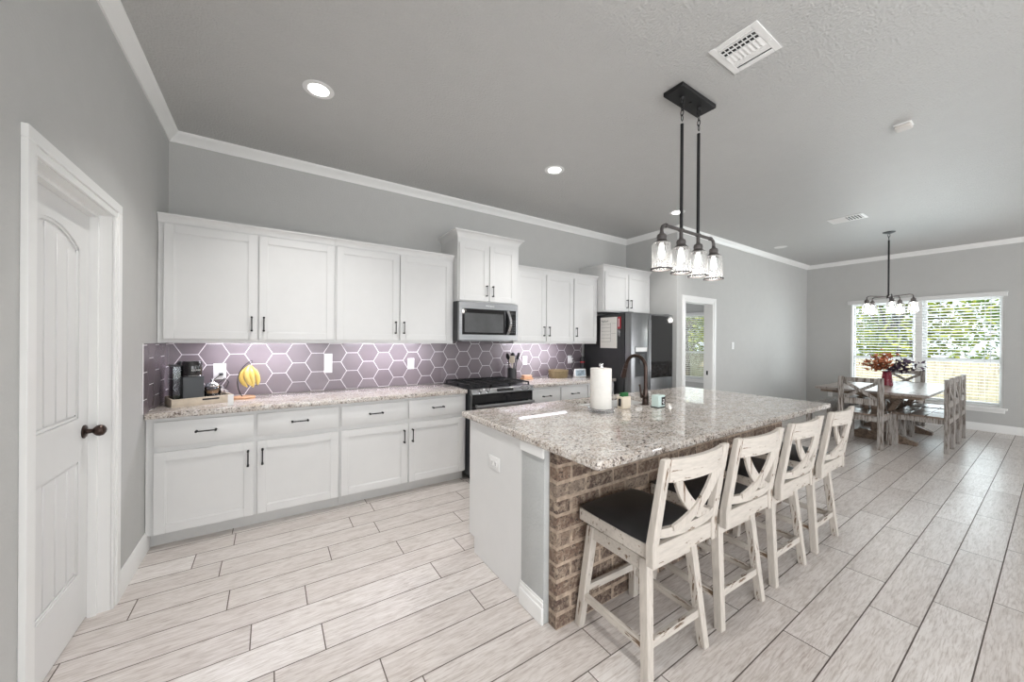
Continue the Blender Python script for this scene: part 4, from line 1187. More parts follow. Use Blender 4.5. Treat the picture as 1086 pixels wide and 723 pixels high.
# ================================================================== bar stools
def make_stool(label):
    t = thing('bar_stool', label, 'stool', (0, 0, 0), 'bar stools along the island')
    LT, LB = 0.155, 0.199
    zt = 0.500
    feet = {}
    for sx in (-1, 1):
        for sy in (-1, 1):
            b = B(); tp = bmesh.new()
            w0, w1 = 0.021, 0.019
            vs = []
            for (cx, cy, z, w) in ((LB * sx, LB * sy, 0.0, w1), (LT * sx, LT * sy, zt, w0)):
                vs.append([tp.verts.new((cx + w * ax, cy + w * ay, z)) for ax, ay in ((-1, -1), (1, -1), (1, 1), (-1, 1))])
            for k in range(4):
                j = (k + 1) % 4; tp.faces.new((vs[0][k], vs[0][j], vs[1][j], vs[1][k]))
            tp.faces.new(vs[0][::-1]); tp.faces.new(vs[1])
            bmesh.ops.recalc_face_normals(tp, faces=tp.faces[:])
            bmesh.ops.bevel(tp, geom=tp.edges[:], offset=0.003, segments=1, affect='EDGES')
            b._merge(tp); b.build('leg', M_STOOL, t)
    def at(z): return LB + (LT - LB) * z / zt
    for (sx, z) in ((-1, 0.150), (1, 0.150)):
        q = at(z); b = B(); b.bar((sx * q, -q + 0.015, z), (sx * q, q - 0.015, z), 0.020, 0.036, bev=0.002); b.build('stretcher', M_STOOLY, t)
    for (sy, z) in ((-1, 0.160), (1, 0.178)):
        q = at(z); b = B(); b.bar((-q + 0.015, sy * q, z), (q - 0.015, sy * q, z), 0.020, 0.036, bev=0.002); b.build('stretcher', M_STOOLH, t)
    b = B(); q = LT + 0.004
    for s_ in (-1, 1):
        b.bar((s_ * q, -q + .012, 0.468), (s_ * q, q - .012, 0.468), 0.020, 0.062, bev=0.002); b.bar((-q + .012, s_ * q, 0.468), (q - .012, s_ * q, 0.468), 0.020, 0.062, bev=0.002)
    b.build('apron', M_STOOLH, t)
    b = B(); b.cyl((0, 0, 0.499), (0, 0, 0.524), 0.11, seg=28); b.box(-0.12, 0.12, -0.12, 0.12, 0.494, 0.503); b.build('swivel', M_BLACKM, t, label='black swivel plate')
    b = B()
    b.box(-0.205, 0.205, 0.178, 0.200, 0.524, 0.584, 0.003); b.box(-0.205, -0.183, -0.205, 0.178, 0.524, 0.584, 0.003); b.box(0.183, 0.205, -0.205, 0.178, 0.524, 0.584, 0.003); b.box(-0.183, 0.183, -0.205, -0.185, 0.524, 0.584, 0.003); b.box(-0.183, 0.183, -0.185, 0.178, 0.530, 0.545)
    b.build('seat_frame', M_STOOLH, t)
    # domed pad
    b = B(); tp = bmesh.new(); n = 16; hw, y0, y1 = 0.212, -0.206, 0.212
    g = []
    for i in range(n + 1):
        row = []
        for j in range(n + 1):
            u, v = -1 + 2 * i / n, -1 + 2 * j / n
            sq = 0.93 + 0.07 * (1 - abs(u * v) ** 3)
            x = hw * u * (1 - 0.05 * v ** 4 * abs(u)); y = (y0 + y1) / 2 + (y1 - y0) / 2 * v * (1 - 0.05 * u ** 4 * abs(v))
            e = max(0, (1 - u ** 8)) * max(0, (1 - v ** 8))
            z = 0.588 + 0.020 * e + 0.018 * (1 - u * u) * (1 - v * v)
            row.append(tp.verts.new((x, y, z)))
        g.append(row)
    for i in range(n):
        for j in range(n): tp.faces.new((g[i][j], g[i + 1][j], g[i + 1][j + 1], g[i][j + 1])).smooth = True
    rim = [g[i][0] for i in range(n)] + [g[n][j] for j in range(n)] + [g[i][n] for i in range(n, 0, -1)] + [g[0][j] for j in range(n, 0, -1)]
    lo = [tp.verts.new((v.co.x * 0.985, v.co.y * 0.985, 0.5845)) for v in rim]
    for k in range(len(rim)):
        j = (k + 1) % len(rim); tp.faces.new((rim[j], rim[k], lo[k], lo[j]))
    tp.faces.new(lo)
    bmesh.ops.recalc_face_normals(tp, faces=tp.faces[:])
    b._merge(tp); b.build('seat', M_LEATHER, t, label='black padded seat')
    # back: two raking posts, bowed rails and crossing slats
    def py(z): return -0.222 - 0.062 * max(0, (z - 0.55)) / 0.40
    def bow(x, z): return py(z) - 0.024 * (1 - (x / 0.19) ** 2)
    for sx in (-1, 1):
        b = B(); b.prism([(-0.243, 0.512), (-0.206, 0.512), (-0.206, 0.60), (py(0.955) + 0.017, 0.950), (py(0.955) + 0.009, 0.958), (py(0.955) - 0.013, 0.958), (-0.243, 0.60)], 0, sx * 0.187 if sx > 0 else -0.227, 0.227 if sx > 0 else -0.187, bev=0.004)
        b.build('back_post', M_STOOL, t)
    xs = [-0.19 + 0.38 * k / 14 for k in range(15)]
    def rail(nm, zc, h, th=0.020):
        b = B(); b.ribbon([(x, bow(x, zc), zc) for x in xs], [(-0.30 * (x / 0.19), -1, 0.0) for x in xs], h, th); return b.build(nm, M_STOOLH, t)
    rail('top_rail', 0.905, 0.088); rail('lower_rail', 0.645, 0.036)
    b = B(); b.box(-0.188, 0.188, -0.238, -0.214, 0.522, 0.594, 0.003); b.build('back_apron', M_STOOLH, t)
    for sx, off in ((1, 0.0), (-1, -0.007)):
        pts, nn = [], []
        P0, P1, P2 = (-0.135, 0.870), (-0.070, 0.725), (0.125, 0.652)
        for k in range(13):
            s_ = k / 12
            x = (1 - s_) ** 2 * P0[0] + 2 * s_ * (1 - s_) * P1[0] + s_ * s_ * P2[0]; z = (1 - s_) ** 2 * P0[1] + 2 * s_ * (1 - s_) * P1[1] + s_ * s_ * P2[1]
            x *= sx
            pts.append((x, bow(x, z) + off, z)); nn.append((-0.30 * x / 0.19, -1, -0.155))
        b = B(); b.ribbon(pts, nn, 0.050, 0.011); b.build('cross_slat', M_STOOL, t)
    return t
SL = ['whitewashed bar stool nearest the grey island end, first in the row', 'second whitewashed bar stool along the brick front from the white end panel',
      'third whitewashed bar stool along the brick front from the white end panel', 'fourth whitewashed bar stool, farthest along the island towards the dining table']
s0 = make_stool(SL[0])
for k, (x, y, a) in enumerate(((1.480, 1.112, -1.5), (2.045, 1.108, -2), (2.632, 1.106, -1), (3.245, 1.105, 0))):
    if k == 0: s0.location = (x, y, 0); s0.rotation_euler = (0, 0, math.radians(a))
    else: clone(s0, (x, y, 0), math.radians(a), SL[k])

# ================================================================== on the left worktop
TM = Matrix.Translation((-0.452, 3.640, CT)) @ Matrix.Rotation(math.radians(18), 4, 'Z')
def tp_(x, y, z=0.0): return TM @ Vector((x, y, z))
tc_ = thing('serving_tray', 'pale wooden tray holding the coffee maker on the worktop', 'tray', tp_(0, 0))
b = B(); hw, hd_ = 0.180, 0.130
b.box(-hw, hw, -hd_, hd_, 0.0005, 0.012)
b.box(-hw, hw, hd_ - 0.012, hd_, 0.0121, 0.058, 0.002); b.box(-hw, -hw + 0.012, -hd_ + 0.0121, hd_ - 0.0121, 0.0121, 0.058, 0.002); b.box(hw - 0.012, hw, -hd_ + 0.0121, hd_ - 0.0121, 0.0121, 0.058, 0.002)
b.box(-hw, hw, -hd_, -hd_ + 0.012, 0.0121, 0.058, 0.002)
b.bm.transform(TM); b.build('tray_body', M_LIGHTW, tc_)
b = B(); b.box(-0.010, 0.090, -hd_ - 0.0012, -hd_ + 0.0005, 0.034, 0.046, 0.001, mtx=TM); b.build('hand_slot', M_INK, tc_, label='dark hand slot')
KM = TM @ Matrix.Translation((-0.056, 0, 0))
kc = thing('coffee_maker', 'black single-cup coffee maker standing on the wooden tray', 'coffee maker', KM @ Vector((0, 0, 0.0125)))
kx0, kx1, ky0, ky1, kz = -0.062, 0.062, -0.112, 0.112, 0.013
b = B(); b.box(kx0, kx1, ky0 + 0.11, ky1, kz, kz + 0.305, 0.014, seg=3, mtx=KM); b.build('column', M_GREYP, kc, label='charcoal body')
b = B(); b.box(kx0 + 0.002, kx1 - 0.002, ky0, ky0 + 0.1095, kz, kz + 0.198, 0.006, seg=2, mtx=KM); b.build('front_tower', M_GREYP, kc)
b = B(); b.lathe([(0.0, 0.0), (0.056, 0.0), (0.0605, 0.008), (0.0605, 0.098), (0.054, 0.112), (0, 0.114)], ((kx0 + kx1) / 2, ky0 + 0.060, kz + 0.199), 30)
b.bm.transform(KM); hd = b.build('brew_head', M_BLACKG, kc, label='glossy black head')
lettering('KEURIG', 0.016, KM @ Matrix.Translation((0.012, ky0 - 0.0012, kz + 0.245)) @ Matrix.Rotation(0.20, 4, 'Z') @ Matrix.Rotation(PI / 2, 4, 'X'), M_WHITE, 'logo', hd)
b = B(); b.tube([KM @ Vector((0.062 * math.cos(a), ky0 + 0.060 + 0.062 * math.sin(a), kz + 0.204)) for a in [2 * PI * k / 30 for k in range(30)]], 0.0022, 6, closed=True); b.build('trim_ring', M_CHROME, kc)
b = B()
rx0, rx1, ry0, ry1 = kx0 - 0.044, kx0 - 0.0015, -0.060, 0.108
for (p0, p1, q0, q1) in ((rx0, rx0 + 0.002, ry0, ry1), (rx1 - 0.002, rx1, ry0, ry1), (rx0 + 0.002, rx1 - 0.002, ry0, ry0 + 0.002), (rx0 + 0.002, rx1 - 0.002, ry1 - 0.002, ry1)): b.box(p0, p1, q0, q1, kz + 0.02, kz + 0.272, mtx=KM)
b.box(rx0, rx1, ry0, ry1, kz, kz + 0.0198, 0.002, mtx=KM)
wt_ = b.build('water_tank', M_CLEAR, kc, label='clear side water tank')
b = B(); b.box(rx0 - 0.001, rx1, ry0 - 0.001, ry1 + 0.001, kz + 0.2722, kz + 0.282, 0.003, mtx=KM); b.build('tank_lid', M_GREYP, wt_)
JX, JY = tp_(0.072, -0.022)[:2]
# glass-and-chrome coffee pod carousel / jars
jt = thing('glass_jar', 'small lidded glass jar of coffee pods beside the coffee maker', 'jar', (JX, JY, CT + 0.0125))
jz = CT + 0.0128
b = B(); b.lathe([(0, 0.001), (0.046, 0.0), (0.050, 0.004), (0.050, 0.095), (0.044, 0.110)], (JX, JY, jz), 26); b.build('jar_body', M_CLEAR, jt)
b = B(); b.lathe([(0.0505, 0.0), (0.0525, 0.002), (0.0525, 0.010), (0.0505, 0.012)], (JX, JY, jz), 26); b.build('base_band', M_CHROME, jt)
b = B(); b.lathe([(0.046, 0.108), (0.048, 0.114), (0.040, 0.130), (0.018, 0.142), (0.008, 0.148), (0.014, 0.158), (0.012, 0.168), (0, 0.172)], (JX, JY, jz), 26); b.build('lid', M_CHROME, jt)
rr = random.Random(2)
for k, (c_, z) in enumerate(((M_INK, 0.004), (M_INK, 0.030), (M_PEACH, 0.056))):
    b = B(); b.lathe([(0, 0.0), (0.034, 0.0), (0.042, 0.022), (0.044, 0.024), (0, 0.0245)], (JX, JY, jz + z), 20)
    tag(b.build('coffee_pod', c_, loc=(JX, JY, jz + z)), ['black coffee pod at the bottom of the glass jar', 'black coffee pod in the middle of the glass jar', 'tan topped coffee pod uppermost in the glass jar'][k], 'coffee pod', 'coffee pods in the jar')
CX_, CY_ = tp_(0.132, 0.055)[:2]
mg = thing('espresso_cup', 'small silver cup standing behind the glass jar', 'cup', (CX_, CY_, jz))
b = B(); b.lathe([(0, 0.002), (0.024, 0.0), (0.030, 0.02), (0.034, 0.085), (0.032, 0.085), (0.027, 0.02), (0, 0.006)], (CX_, CY_, jz), 22); b.build('cup_body', M_CHROME, mg)
b = B(); b.tube([(CX_ + 0.033 + 0.022 * math.sin(PI * k / 8), CY_, jz + 0.025 + 0.045 * k / 8) for k in range(9)], 0.004, 8); b.build('cup_handle', M_CHROME, mg)
# banana stand
bx, by = -0.185, 3.730
bs = thing('banana_stand', 'arched dark wire banana stand on a round wooden base', 'banana stand', (bx, by, CT))
b = B(); b.lathe([(0, 0), (0.078, 0), (0.080, 0.004), (0.080, 0.013), (0.076, 0.017), (0, 0.017)], (bx, by, CT + 0.0003), 36); b.build('base', M_PEACH, bs, label='round peach wood base')
hook = Vector((bx + 0.048, by, CT + 0.300))
b = B()
for off in (-0.007, 0.007):
    pts = []
    for k in range(13):
        s_ = k / 12
        P = [(bx - 0.010, CT + 0.016), (bx - 0.078, CT + 0.13), (bx - 0.030, CT + 0.265), (bx + 0.052, CT + 0.312)]
        c0, c1, c2, c3 = (1 - s_) ** 3, 3 * s_ * (1 - s_) ** 2, 3 * s_ * s_ * (1 - s_), s_ ** 3
        pts.append((sum(c * p[0] for c, p in zip((c0, c1, c2, c3), P)), by + off * (1 - s_ * 0.8), sum(c * p[1] for c, p in zip((c0, c1, c2, c3), P))))
    b.tube(pts, 0.0032, 8)
b.tube([(bx + 0.052, by, CT + 0.312), (bx + 0.058, by, CT + 0.306), (bx + 0.056, by, CT + 0.296), (bx + 0.044, by, CT + 0.290), (bx + 0.036, by, CT + 0.294)], 0.003, 8)
b.build('hook_arm', M_BLACKM, bs)
BL_ = ['outer left banana of the bunch hanging on the stand', 'second banana from the left in the hanging bunch', 'third banana from the left in the hanging bunch', 'outer right banana of the bunch hanging on the stand']
for k, (dx, dy, cv) in enumerate(((-0.075, 0.004, 1), (-0.022, -0.045, 1), (0.034, -0.034, -0.4), (0.080, 0.006, -1))):
    b = B(); pts, rad = [], []
    tip = Vector((bx + 0.020 + dx * 0.62 + (0.050 if k < 2 else 0.022), by + dy * 0.9, CT + 0.092 + 0.012 * (k % 2)))
    s0_ = Vector((bx + 0.040 + dx * 0.06, by + dy * 0.12, CT + 0.272))
    mid = Vector((bx + 0.020 + dx * 1.15, by + dy * 1.6, CT + 0.185))
    for i in range(13):
        s_ = i / 12
        pts.append(s0_ * (1 - s_) ** 2 + mid * 2 * s_ * (1 - s_) + tip * s_ ** 2)
        rad.append(0.006 + 0.0115 * min(1, max(0, (s_ - 0.10) / 0.22)) if s_ < 0.80 else 0.0175 - 0.012 * ((s_ - 0.80) / 0.20) ** 1.3)
    b.tube(pts, 0.02, 9, radii=rad)
    o = b.build('banana', M_BANANA, loc=tuple(tip)); tag(o, BL_[k], 'banana', 'bananas on the stand')
    e = B(); e.cyl(pts[-1], pts[-1] + (pts[-1] - pts[-2]).normalized() * 0.006, 0.005, 0.004, seg=8)
    e.build('tip', M_STEMB, o, label='dark tip')
# clear acrylic note holder at the tray end
t = thing('sign_holder', 'small frosted white card stand at the end of the tray', 'card stand', (-0.242, 3.395, CT))
b = B(); b.box(-0.262, -0.228, 3.375, 3.380, CT + 0.0005, CT + 0.080, 0.001); b.build('card', M_WHITE, t)
b = B(); b.box(-0.262, -0.228, 3.376, 3.415, CT + 0.0003, CT + 0.0035, 0.001); b.build('foot', M_WHITE, t)

# ================================================================== wall plates
def plate(name, label, cat, pos, axis, kind='outlet', w=0.072, h=0.117, group='wall plates'):
    """axis: outward normal, e.g. (0,-1,0). Built facing -y then turned."""
    ang = {(0, -1, 0): 0, (-1, 0, 0): -PI / 2, (1, 0, 0): PI / 2, (0, 1, 0): PI}[axis]
    mt = Matrix.Translation(pos) @ Matrix.Rotation(ang, 4, 'Z')
    t = thing(name, label, cat, pos, group)
    b = B(); b.box(-w / 2, w / 2, -0.0055, -0.0004, -h / 2, h / 2, 0.0025, seg=2, mtx=mt); b.build('cover_plate', M_WHITE, t)
    b = B()
    if kind == 'outlet':
        horiz = w > h
        for s_ in (-1, 1):
            cx, cz = (s_ * 0.0205, 0) if horiz else (0, s_ * 0.0205)
            b.box(cx - 0.0155, cx + 0.0155, -0.0072, -0.005, cz - 0.0155, cz + 0.0155, 0.002, mtx=mt)
        b.build('socket', M_WHITE, t)
        b = B()
        for s_ in (-1, 1):
            cx, cz = (s_ * 0.0205, 0) if horiz else (0, s_ * 0.0205)
            for q in (-1, 1): b.box(cx + q * 0.006 - 0.0011, cx + q * 0.006 + 0.0011, -0.0077, -0.0071, cz - 0.002, cz + 0.006, mtx=mt)
            b.cyl(mt @ Vector((cx, -0.0071, cz - 0.008)), mt @ Vector((cx, -0.0077, cz - 0.008)), 0.002, seg=8)
        b.build('slot', M_INK, t)
    else:
        n = 1 if w < 0.09 else 2
        for k in range(n):
            cx = (k - (n - 1) / 2) * 0.046
            b.box(cx - 0.0165, cx + 0.0165, -0.0085, -0.005, -0.033, 0.033, 0.002, mtx=mt)
        b.build('rocker', M_WHITE, t)
    return t
YT = yt - 0.0006
plate('wall_outlet', 'white outlet with plugged-in cord behind the coffee maker', 'outlet', (-0.358, YT, 1.130), (0, -1, 0), w=0.085, h=0.135)
plate('light_switch', 'tall white switch plate on tiles between coffee maker and stove', 'switch', (0.463, YT, 1.176), (0, -1, 0), 'switch', w=0.072, h=0.185)
plate('light_switch', 'white switch plate on tiles just left of the stove', 'switch', (1.273, YT, 1.148), (0, -1, 0), 'switch')
plate('wall_outlet', 'white outlet on tiles just right of the utensil crock', 'outlet', (2.800, YT, 1.147), (0, -1, 0))
plate('wall_outlet', 'white outlet with charger on tiles near the refrigerator', 'outlet', (3.590, YT, 1.142), (0, -1, 0))
plate('wall_outlet', 'white sideways outlet on the island end panel', 'outlet', (IX0 - 0.0002, 1.893, 0.665), (-1, 0, 0), w=0.128, h=0.080)
plate('light_switch', 'white switch plate on the dining wall beside the doorway', 'switch', (6.42, YD - 0.0004, 1.348), (0, -1, 0), 'switch')
plate('wall_outlet', 'white low outlet on the window wall behind the dining table', 'outlet', (XW - 0.0004, 2.623, 0.357), (-1, 0, 0))
t = thing('power_plug', 'black plug and looping cord from the outlet behind the coffee maker', 'plug', (-0.345, YT - 0.02, 1.10))
b = B(); b.box(-0.358, -0.334, YT - 0.034, YT - 0.0085, 1.096, 1.118, 0.004, seg=2); b.build('plug_head', M_RUBBER, t)
b = B(); b.tube([(-0.346, YT - 0.034, 1.105), (-0.36, YT - 0.060, 1.095), (-0.40, YT - 0.062, 1.06), (-0.405, YT - 0.05, 1.00), (-0.36, YT - 0.04, 0.965), (-0.315, YT - 0.03, 0.99), (-0.295, YT - 0.03, 1.04), (-0.32, YT - 0.035, 1.075), (-0.37, YT - 0.05, 1.03), (-0.43, YT - 0.06, 0.985)], 0.0035, 8); b.build('cord', M_RUBBER, t)
t = thing('charger', 'white phone charger plugged into the outlet near the refrigerator', 'charger', (3.590, YT - 0.03, 1.10))
b = B(); b.box(3.566, 3.614, YT - 0.048, YT - 0.0085, 1.095, 1.165, 0.006, seg=2); b.build('charger_body', M_WHITE, t)
b = B(); b.box(3.600, 3.632, YT - 0.050, YT - 0.030, 1.128, 1.142, 0.003); b.build('charger_plug', M_INK, t, label='black plug')
b = B(); b.tube([(3.595, YT - 0.04, 1.096), (3.597, YT - 0.045, 1.02), (3.60, YT - 0.06, 0.95), (3.585, YT - 0.07, CT + 0.006), (3.55, YT - 0.075, CT + 0.005)], 0.0028, 8); b.build('cord', M_RUBBER, t)

# ================================================================== on the right worktop
uc = Vector((2.515, 3.790, CT))
t = thing('utensil_crock', 'dark utensil crock standing right of the stove', 'crock', uc)
b = B(); b.lathe([(0, 0.001), (0.050, 0.0), (0.054, 0.004), (0.056, 0.150), (0.053, 0.152), (0.050, 0.150), (0.049, 0.010), (0, 0.008)], uc, 28); b.build('crock_body', M_FRSIDE, t)
UT = [('spoon', M_BLACKP, -0.035, -0.02, -0.085, 0.325, 'black round-headed spoon leaning leftmost in the crock'), ('spatula', M_CREAM, -0.006, -0.03, -0.028, 0.290, 'cream spatula in front of the crock'),
      ('ladle', M_BLACKP, 0.010, 0.02, 0.028, 0.340, 'tall black ladle at the back of the crock'), ('turner', M_BLACKP, 0.030, 0.00, 0.098, 0.325, 'black turner leaning right in the crock'), ('whisk', M_STEELK, -0.026, 0.02, -0.055, 0.200, 'short steel whisk at the back left of the crock'), ('tongs', M_BLACKP, 0.026, 0.022, 0.070, 0.300, 'black tongs behind the turner in the crock')]
for nm, mt, dx, dy, tx, L, lb in UT:
    lo = uc + Vector((dx * 0.6, dy * 0.6, 0.014)); hi = uc + Vector((tx, dy * 1.2, L))
    t = thing('kitchen_' + nm if nm in ('spoon', 'turner') else nm, lb, 'utensil', lo, 'utensils in the crock')
    b = B(); dv = (hi - lo).normalized(); b.tube([lo, lo.lerp(hi, .5), hi - dv * 0.06], 0.006, 8, radii=[0.005, 0.006, 0.0065]); b.build('handle', mt, t)
    b = B(); c = hi - dv * 0.03
    q = dv.to_track_quat('Z', 'Y').to_matrix().to_4x4(); q.translation = c
    if nm == 'spoon': b.sphere((0, 0, 0), 0.042, 16, (0.78, 0.22, 1)); b.bm.transform(q)
    elif nm == 'ladle': b.sphere((0, 0, 0.0), 0.036, 16, (0.95, 0.6, 0.9)); b.bm.transform(q)
    elif nm == 'spatula': b.box(-0.033, 0.033, -0.005, 0.005, -0.045, 0.045, 0.012, seg=2); b.bm.transform(q)
    elif nm == 'turner': b.box(-0.026, 0.026, -0.003, 0.003, -0.04, 0.045, 0.002); b.box(-0.012, -0.006, -0.0035, 0.0035, -0.02, 0.03); b.bm.transform(q)
    elif nm == 'tongs':
        for s_ in (-1, 1): b.box(s_ * 0.012 - 0.006, s_ * 0.012 + 0.006, -0.004, 0.004, -0.05, 0.04, 0.002)
        b.bm.transform(q)
    else:
        for k in range(6):
            a = PI * k / 6; b.tube([(math.cos(a) * r_, math.sin(a) * r_, z) for r_, z in ((0.004, -0.035), (0.020, 0.0), (0.022, 0.03), (0.0, 0.05), (-0.022, 0.03), (-0.020, 0.0), (-0.004, -0.035))], 0.0012, 5)
        b.bm.transform(q)
    b.build('head', mt, t)
t = thing('butter_dish', 'small peach wooden dish on the worktop right of the crock', 'dish', (2.725, 3.765, CT))
b = B(); b.box(2.650, 2.800, 3.725, 3.805, CT + 0.0004, CT + 0.022, 0.005, seg=2); b.build('tray', M_PEACH, t)
b = B(); b.box(2.662, 2.788, 3.733, 3.797, CT + 0.0222, CT + 0.056, 0.008, seg=3); b.build('lid', plain('peach_lid', (0.70, 0.42, 0.28), 0.4, var=0.08), t, label='rounded peach lid')
t = thing('wooden_bowl', 'round olive-brown wooden bowl on the right worktop', 'bowl', (3.235, 3.745, CT))
b = B(); b.lathe([(0, 0.002), (0.118, 0.0), (0.124, 0.006), (0.134, 0.098), (0.128, 0.100), (0.118, 0.012), (0, 0.010)], (3.235, 3.745, CT), 44); b.build('bowl_body', M_OLIVE, t)
b = B(); b.tube([(3.235 + 0.1315 * math.cos(a), 3.745 + 0.1315 * math.sin(a), CT + 0.098) for a in [2 * PI * k / 44 for k in range(44)]], 0.0042, 8, closed=True); b.build('rim', plain('bowl_rim', (0.30, 0.23, 0.12), 0.5, var=0.1), t, label='paler rim')
t = thing('smart_display', 'small white desk display on the worktop near the refrigerator', 'display', (3.545, 3.66, CT))
mt = Matrix.Translation((3.545, 3.66, CT)) @ Matrix.Rotation(math.radians(-8), 4, 'Z')
b = B(); b.prism([(-0.03, 0.002), (0.035, 0.002), (0.02, 0.02), (-0.002, 0.112), (-0.012, 0.112)], 0, -0.092, 0.092, bev=0.003); b.bm.transform(mt); b.build('stand', M_WHITE, t)
tl = Matrix.Translation((0, -0.0215, 0.056)) @ Matrix.Rotation(math.radians(-9.2), 4, 'X')
b = B(); b.box(-0.078, 0.078, -0.003, 0.001, -0.040, 0.042, 0.001); b.bm.transform(mt @ tl); sc_ = b.build('screen', plain('display_screen', (0.36, 0.45, 0.52), 0.2, var=0.15, scale=30), t, label='pale blue screen')
b = B()
for (xx, zz, ww, hh) in ((-0.035, 0.02, 0.05, 0.006), (0.03, 0.018, 0.04, 0.012), (0, -0.005, 0.09, 0.006), (-0.02, -0.024, 0.06, 0.008)): b.box(xx - ww / 2, xx + ww / 2, -0.0036, -0.0028, zz - hh / 2, zz + hh / 2)
b.bm.transform(mt @ tl); b.build('readout', M_GREYP, sc_, label='dark readout')
t = thing('pepper_mill', 'tall black mill with red band beside the refrigerator', 'mill', (3.735, 3.800, CT))
b = B(); b.lathe([(0, 0.0), (0.040, 0.0), (0.042, 0.006), (0.040, 0.02), (0.034, 0.11), (0.034, 0.185)], (3.735, 3.800, CT + 0.0003), 26); b.lathe([(0.034, 0.20), (0.037, 0.206), (0.036, 0.235), (0.030, 0.256), (0.013, 0.266), (0, 0.268)], (3.735, 3.800, CT + 0.0003), 26); b.build('mill_body', M_BLACKP, t)
b = B(); b.lathe([(0.0345, 0.185), (0.0365, 0.188), (0.0365, 0.200), (0.0345, 0.202)], (3.735, 3.800, CT + 0.0003), 26); b.build('band', M_REDP, t, label='red band')
# ================================================================== ceiling fittings
DL = ['recessed ceiling light nearest the left door corner', 'recessed ceiling light in front of the microwave', 'recessed ceiling light in front of the refrigerator alcove, behind the island pendant', 'recessed ceiling light closest to the dining wall', 'unseen recessed light added overhead between the left door and the island']
for k, (x, y) in enumerate(((0.252, 2.705), (2.262, 2.695), (4.285, 2.695), (7.30, 2.672), (0.252, 0.68))):  # last one is added out of view, to brighten the floor
    t = thing('recessed_light', DL[k], 'light', (x, y, ZC), 'recessed ceiling lights')
    b = B(); b.lathe([(0.062, -0.0035), (0.070, -0.0045), (0.092, -0.003), (0.094, -0.0005), (0.062, -0.0005), (0.062, -0.0035)], (x, y, ZC), 36); b.build('trim_ring', M_WHITE, t)
    b = B(); b.lathe([(0, -0.0025), (0.0615, -0.0025), (0.0615, -0.0006), (0, -0.0006)], (x, y, ZC), 36); b.build('lens', M_LAMP if k != 3 else M_WHITE, t, label='glowing white lens' if k != 3 else None)
    if k != 3:
        l = bpy.data.lights.new('recessed_light_glow', 'AREA'); l.shape = 'DISK'; l.size = 0.11; l.energy = (10, 8, 8, 0, 9)[k]; l.spread = math.radians(105); l.color = (1.0, 0.985, 0.96)
        o = bpy.data.objects.new('recessed_light_glow', l); COL.objects.link(o); o.location = (x, y, ZC - 0.006)

def lamp_jar(par, x, y, ztop, sc=1.0, glow=4.0):
    """Socket cap, ribbed glass cylinder with iron ring, and lit bulb hanging below (x, y, ztop)."""
    b = B(); b.lathe([(0, 0), (0.011 * sc, 0), (0.014 * sc, -0.012 * sc), (0.026 * sc, -0.020 * sc), (0.030 * sc, -0.034 * sc), (0.027 * sc, -0.050 * sc), (0.036 * sc, -0.062 * sc), (0.048 * sc, -0.070 * sc), (0.048 * sc, -0.076 * sc), (0, -0.076 * sc)], (x, y, ztop), 24)
    b.build('socket_cap', M_PEND, par)
    zg0, zg1 = ztop - 0.072 * sc, ztop - 0.232 * sc
    b = B(); n = 72; t = bmesh.new(); rings = []
    for z in (zg0, zg0 - 0.01 * sc, zg1):
        rings.append([t.verts.new((x + (0.056 + 0.0014 * math.cos(18 * 2 * PI * i / n)) * sc * (0.86 if z == zg0 else 1) * math.cos(2 * PI * i / n), y + (0.056 + 0.0014 * math.cos(18 * 2 * PI * i / n)) * sc * (0.86 if z == zg0 else 1) * math.sin(2 * PI * i / n), z)) for i in range(n)])
    for a, c in zip(rings, rings[1:]):
        for i in range(n): t.faces.new((a[i], a[(i + 1) % n], c[(i + 1) % n], c[i])).smooth = True
    b._merge(t); gl = b.build('glass_shade', M_JAR, par, label='clear ribbed glass')
    b = B(); b.lathe([(0.055 * sc, zg1), (0.066 * sc, zg1 - 0.001), (0.066 * sc, zg1 - 0.008 * sc), (0.055 * sc, zg1 - 0.008 * sc), (0.055 * sc, zg1)], (x, y, 0), 36); b.build('ring', M_PEND, gl, label='dark iron ring')
    b = B(); b.lathe([(0.010 * sc, -0.076 * sc), (0.013 * sc, -0.085 * sc), (0.015 * sc, -0.105 * sc), (0.020 * sc, -0.135 * sc), (0.018 * sc, -0.155 * sc), (0.009 * sc, -0.170 * sc), (0, -0.173 * sc)], (x, y, ztop), 20); b.build('bulb', M_BULB, par, label='lit bulb')
    l = bpy.data.lights.new('bulb_glow', 'POINT'); l.energy = glow; l.shadow_soft_size = 0.03; l.color = (1.0, 0.95, 0.88)
    o = bpy.data.objects.new('bulb_glow', l); COL.objects.link(o); o.location = (x, y, ztop - 0.205 * sc)

